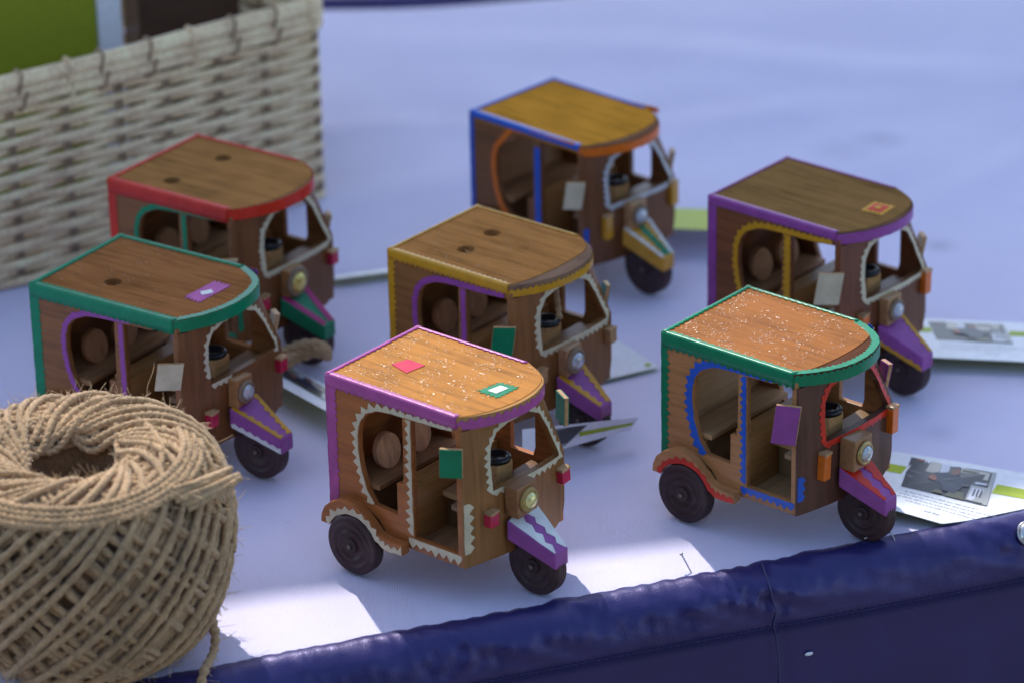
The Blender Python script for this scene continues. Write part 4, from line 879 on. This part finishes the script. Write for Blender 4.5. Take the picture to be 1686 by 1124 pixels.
# ------------------------------------------------------------------ wicker basket and what stands in it
def basket():
    cr = Vector((-0.1245, 2.3698, 0)); e = Vector((-0.809, -0.588, 0)); b = Vector((-0.588, 0.809, 0))
    Wb, Db, Hb = 0.42, 0.26, 0.140
    T = empty('wicker_basket', (cr.x, cr.y, 0)); tag(T, 'pale woven wicker basket with wrapped rim at the back left', 'basket')
    rc = 0.012; per = []
    def edge(a, c, nrm, tan, L):
        n = int(L/0.004)
        for i in range(n): per.append((a + tan*(L*i/n), nrm))
    cs = [(cr, e, Wb, -b), (cr+e*Wb, b, Db, e), (cr+e*Wb+b*Db, -e, Wb, b), (cr+b*Db, -b, Db, -e)]
    for a, tan, L, nrm in cs: edge(a, None, nrm, tan, L)
    N = len(per); pos = np.array([[p.x-cr.x, p.y-cr.y] for p, _ in per]); nor = np.array([[q.x, q.y] for _, q in per])
    for _ in range(3): pos = (np.roll(pos, 1, 0)+pos+np.roll(pos, -1, 0))/3; nor = (np.roll(nor, 1, 0)+nor+np.roll(nor, -1, 0))/3
    nor /= np.linalg.norm(nor, axis=1)[:, None]
    d = np.concatenate([[0], np.cumsum(np.linalg.norm(np.diff(pos, axis=0), axis=1))]); tot = d[-1]+0.004
    ns = int(round(tot/0.040)); ns += 1-ns % 2; per_len = tot/ns
    g = random.Random(5)
    rows = int((Hb-0.012)/0.0060)
    for k in range(rows):
        z0 = 0.0035 + k*0.0060; hh = 0.0031*g.uniform(.8, 1.08); th = 0.0009; ph = g.uniform(-.25, .25)
        w = np.cos(np.pi*d/per_len + (np.pi if k % 2 else 0) + ph)*0.0022 + 0.0004*np.array([noise.noise(Vector((x*40, k, 1))) for x in d])
        zz = z0 + 0.0007*np.array([noise.noise(Vector((x*22, k*3.1, 8))) for x in d])
        c = pos + nor*w[:, None]
        bm = bmesh.new(); R = []
        for dz, dn in ((-hh, 0), (-hh*.5, th), (hh*.5, th), (hh, 0), (hh*.5, -th), (-hh*.5, -th)):
            R.append([bm.verts.new((c[i, 0]+nor[i, 0]*dn, c[i, 1]+nor[i, 1]*dn, zz[i]+dz)) for i in range(N)])
        for q in range(6):
            for i in range(N): bm.faces.new([R[q][i], R[q][(i+1) % N], R[(q+1) % 6][(i+1) % N], R[(q+1) % 6][i]])
        bm_obj('weaver', bm, M_RATTAN, T, smooth=True)
    sm = None
    for s in range(ns):
        i = int(np.searchsorted(d, (s+0.0)*per_len)) % N; p = pos[i]; nn = nor[i]; tn = np.array([-nn[1], nn[0]])
        bm = bmesh.new()
        for sd in (-1, 1):
            q = p + tn*sd*0.0016; tube(bm, [(q[0], q[1], 0.001), (q[0], q[1], Hb-0.004)], 0.0014, 6)
        bm_obj('stake', bm, M_RATTAN2, T, smooth=True)
    for k, (dn, zc, r1, r2) in enumerate(((0.0044, Hb-0.0015, 0.0019, 0.0031), (0.0046, Hb-0.0078, 0.0019, 0.0032), (0.0043, Hb-0.0140, 0.0018, 0.0030), (-0.0044, Hb-0.0030, 0.0018, 0.004), (-0.0044, Hb-0.0115, 0.0018, 0.0042), (0.0022, Hb+0.0016, 0.0021, 0.0016), (-0.0022, Hb+0.0018, 0.0021, 0.0016), (0.0, Hb+0.0029, 0.0016, 0.0012))):
        bm = bmesh.new(); R = []
        for a in range(8):
            ca, sa = math.cos(a*math.pi/4), math.sin(a*math.pi/4); ca = math.copysign(abs(ca)**.6, ca); sa = math.copysign(abs(sa)**.6, sa)
            R.append([bm.verts.new((pos[i, 0]+nor[i, 0]*(dn+r1*ca), pos[i, 1]+nor[i, 1]*(dn+r1*ca), zc+r2*sa + 0.0012*noise.noise(Vector((d[i]*9, k, 2))))) for i in range(N)])
        for q in range(8):
            for i in range(N): bm.faces.new([R[q][i], R[q][(i+1) % N], R[(q+1) % 8][(i+1) % N], R[(q+1) % 8][i]])
        bm_obj('rim', bm, M_RATTAN, T, smooth=True)
    nw = int(tot/0.031)
    for s in range(nw):
        i = int(np.searchsorted(d, (s+.35+g.uniform(-.2, .2))*0.031)) % N; p = pos[i]; nn = nor[i]; tn = np.array([-nn[1], nn[0]]); bm = bmesh.new(); pts = []
        for k in range(17):
            a = 2*math.pi*k/16; ca, sa = math.cos(a), math.sin(a); ca = math.copysign(abs(ca)**.5, ca); sa = math.copysign(abs(sa)**.5, sa)
            q = p + nn*(0.0072*ca) + tn*(0.006*(k/16)+0.003*sa); pts.append((q[0], q[1], Hb-0.0075+0.0125*sa))
        tube(bm, pts, 0.0010, 6); bm_obj('binding', bm, M_RATTAN2 if s % 3 else M_RATTAN, T, smooth=True)
    bm = bmesh.new(); v = [bm.verts.new(q - Vector((cr.x, cr.y, 0))) for q in (cr+e*.004+b*.004+Vector((0, 0, .004)), cr+e*(Wb-.004)+b*.004+Vector((0, 0, .004)), cr+e*(Wb-.004)+b*(Db-.004)+Vector((0, 0, .004)), cr+e*.004+b*(Db-.004)+Vector((0, 0, .004)))]
    bm.faces.new(v); o = bm_obj('basket_floor', bm, M_RATTAN2, T); o.modifiers.new('s', 'SOLIDIFY').thickness = 0.003
    # contents
    ang = math.radians(16)
    def slab(name, p, w, dp, h, mats, label, cat, tilt=0.0):
        t = empty(name, (p.x, p.y, 0.0075), ang); bm = bmesh.new()
        vv = add_box(bm, -w, 0, 0, dp, 0, h, lambda x, y, z: ((x)*mm, (y+z*tilt)*mm, z*mm)); bm_obj('cover' if name != 'wooden_box' else 'box_body', bm, mats[0], t, bevel=0.6)
        if len(mats) > 1:
            bm = bmesh.new(); add_box(bm, 0.6, 17, 1.0, dp-1, 1.2, h-1.2, lambda x, y, z: ((x)*mm, (y+z*tilt)*mm, z*mm)); bm_obj('white_side', bm, mats[1], t, bevel=0.4)
        tag(t, label, cat); return t
    q = Vector((-0.2715, 2.372, 0))
    lb = slab('lime_box', q, 120, 40, 235, [M_LIME2, M_CARD], 'lime green box with a white side standing in the wicker basket', 'box', 0.05)
    bm = bmesh.new(); f = lambda a, b_, w: ((-62+a*1.6)*mm, (0.05*188-w-0.3)*mm, (188+b_)*mm)
    lathe(bm, [(0.1, .25), (3.2, .25), (3.4, 0)], f, 14); bm_obj('printed_mark', bm, flat('mark', (0.07, 0.09, 0.03), 0.6), lb)
    slab('wooden_box', Vector((-0.135, 2.462, 0)), 120, 60, 190, [wood((0.10, 0.055, 0.036), 'x')], 'dark brown wooden box standing at the back of the wicker basket', 'box')
basket()

# ------------------------------------------------------------------ pins and button on the skirt
def pin(p, q, label, head=0.0011):
    t = empty('dressmaking_pin', p); a = Vector((0, 0, 0)); b = Vector(q)-Vector(p); bm = bmesh.new()
    tube(bm, [a, b], 0.00045, 6); bm_obj('shaft', bm, M_STEEL, t, smooth=True)
    bm = bmesh.new(); ax = b.normalized(); sx = ax.orthogonal().normalized(); sy = ax.cross(sx)
    lathe(bm, [(0.1, .9), (.8, .7), (1.1, 0), (.8, -.7), (.1, -.9)], lambda u, v, w: tuple(sx*(u*head/.0011*mm) + sy*(v*head/.0011*mm) + ax*(w*mm)), 10); bm_obj('pin_head', bm, M_STEEL, t, smooth=True)
    tag(t, label, 'pin')
pin((0.0905, 1.8260, 0.0085), (0.0975, 1.8205, -0.004), 'steel pin standing up at the navy edge, left of the upright seam')
def staple():
    t = empty('bent_pin', (0.1931, 1.852, 0)); P = [(0.1931, 1.8505, 0.0030), (0.2000, 1.8530, 0.0038), (0.2085, 1.8555, 0.0042), (0.2100, 1.8520, 0.001), (0.2118, 1.8485, -0.0015)]
    bm = bmesh.new(); tube(bm, [Vector(p)-Vector(t.location) for p in P], 0.0005, 6); bm_obj('wire', bm, M_STEEL, t, smooth=True)
    tag(t, 'bent steel pin lying flat on the navy edge below a rickshaw front wheel', 'pin')
staple()
def button():
    c = skirt_pt(0.462, 5) + N1*0.0022; t = empty('metal_button', c); ax = (N1*0.75 + Vector((0, 0, 0.66))).normalized(); sx = E1; sy = ax.cross(sx)
    bm = bmesh.new(); lathe(bm, [(0.1, 1.9), (2.5, 1.8), (4.4, 1.2), (5.4, 0.3), (5.6, -1.4)], lambda u, v, w: tuple(sx*(u*mm) + sy*(v*1.15*mm) + ax*(w*mm)), 24)
    bm_obj('dome', bm, flat('nickel', (0.72, 0.70, 0.66), 0.16, 0.9), t, smooth=True)
    bm = bmesh.new(); lathe(bm, [(5.3, -.2), (6.3, -.3), (6.6, -.9), (6.2, -1.6)], lambda u, v, w: tuple(sx*(u*mm) + sy*(v*1.15*mm) + ax*(w*mm)), 24, cap=False); bm_obj('rim', bm, M_STEEL, t, smooth=True)
    tag(t, 'shiny round metal button on the navy skirt at the right edge', 'button')
button()
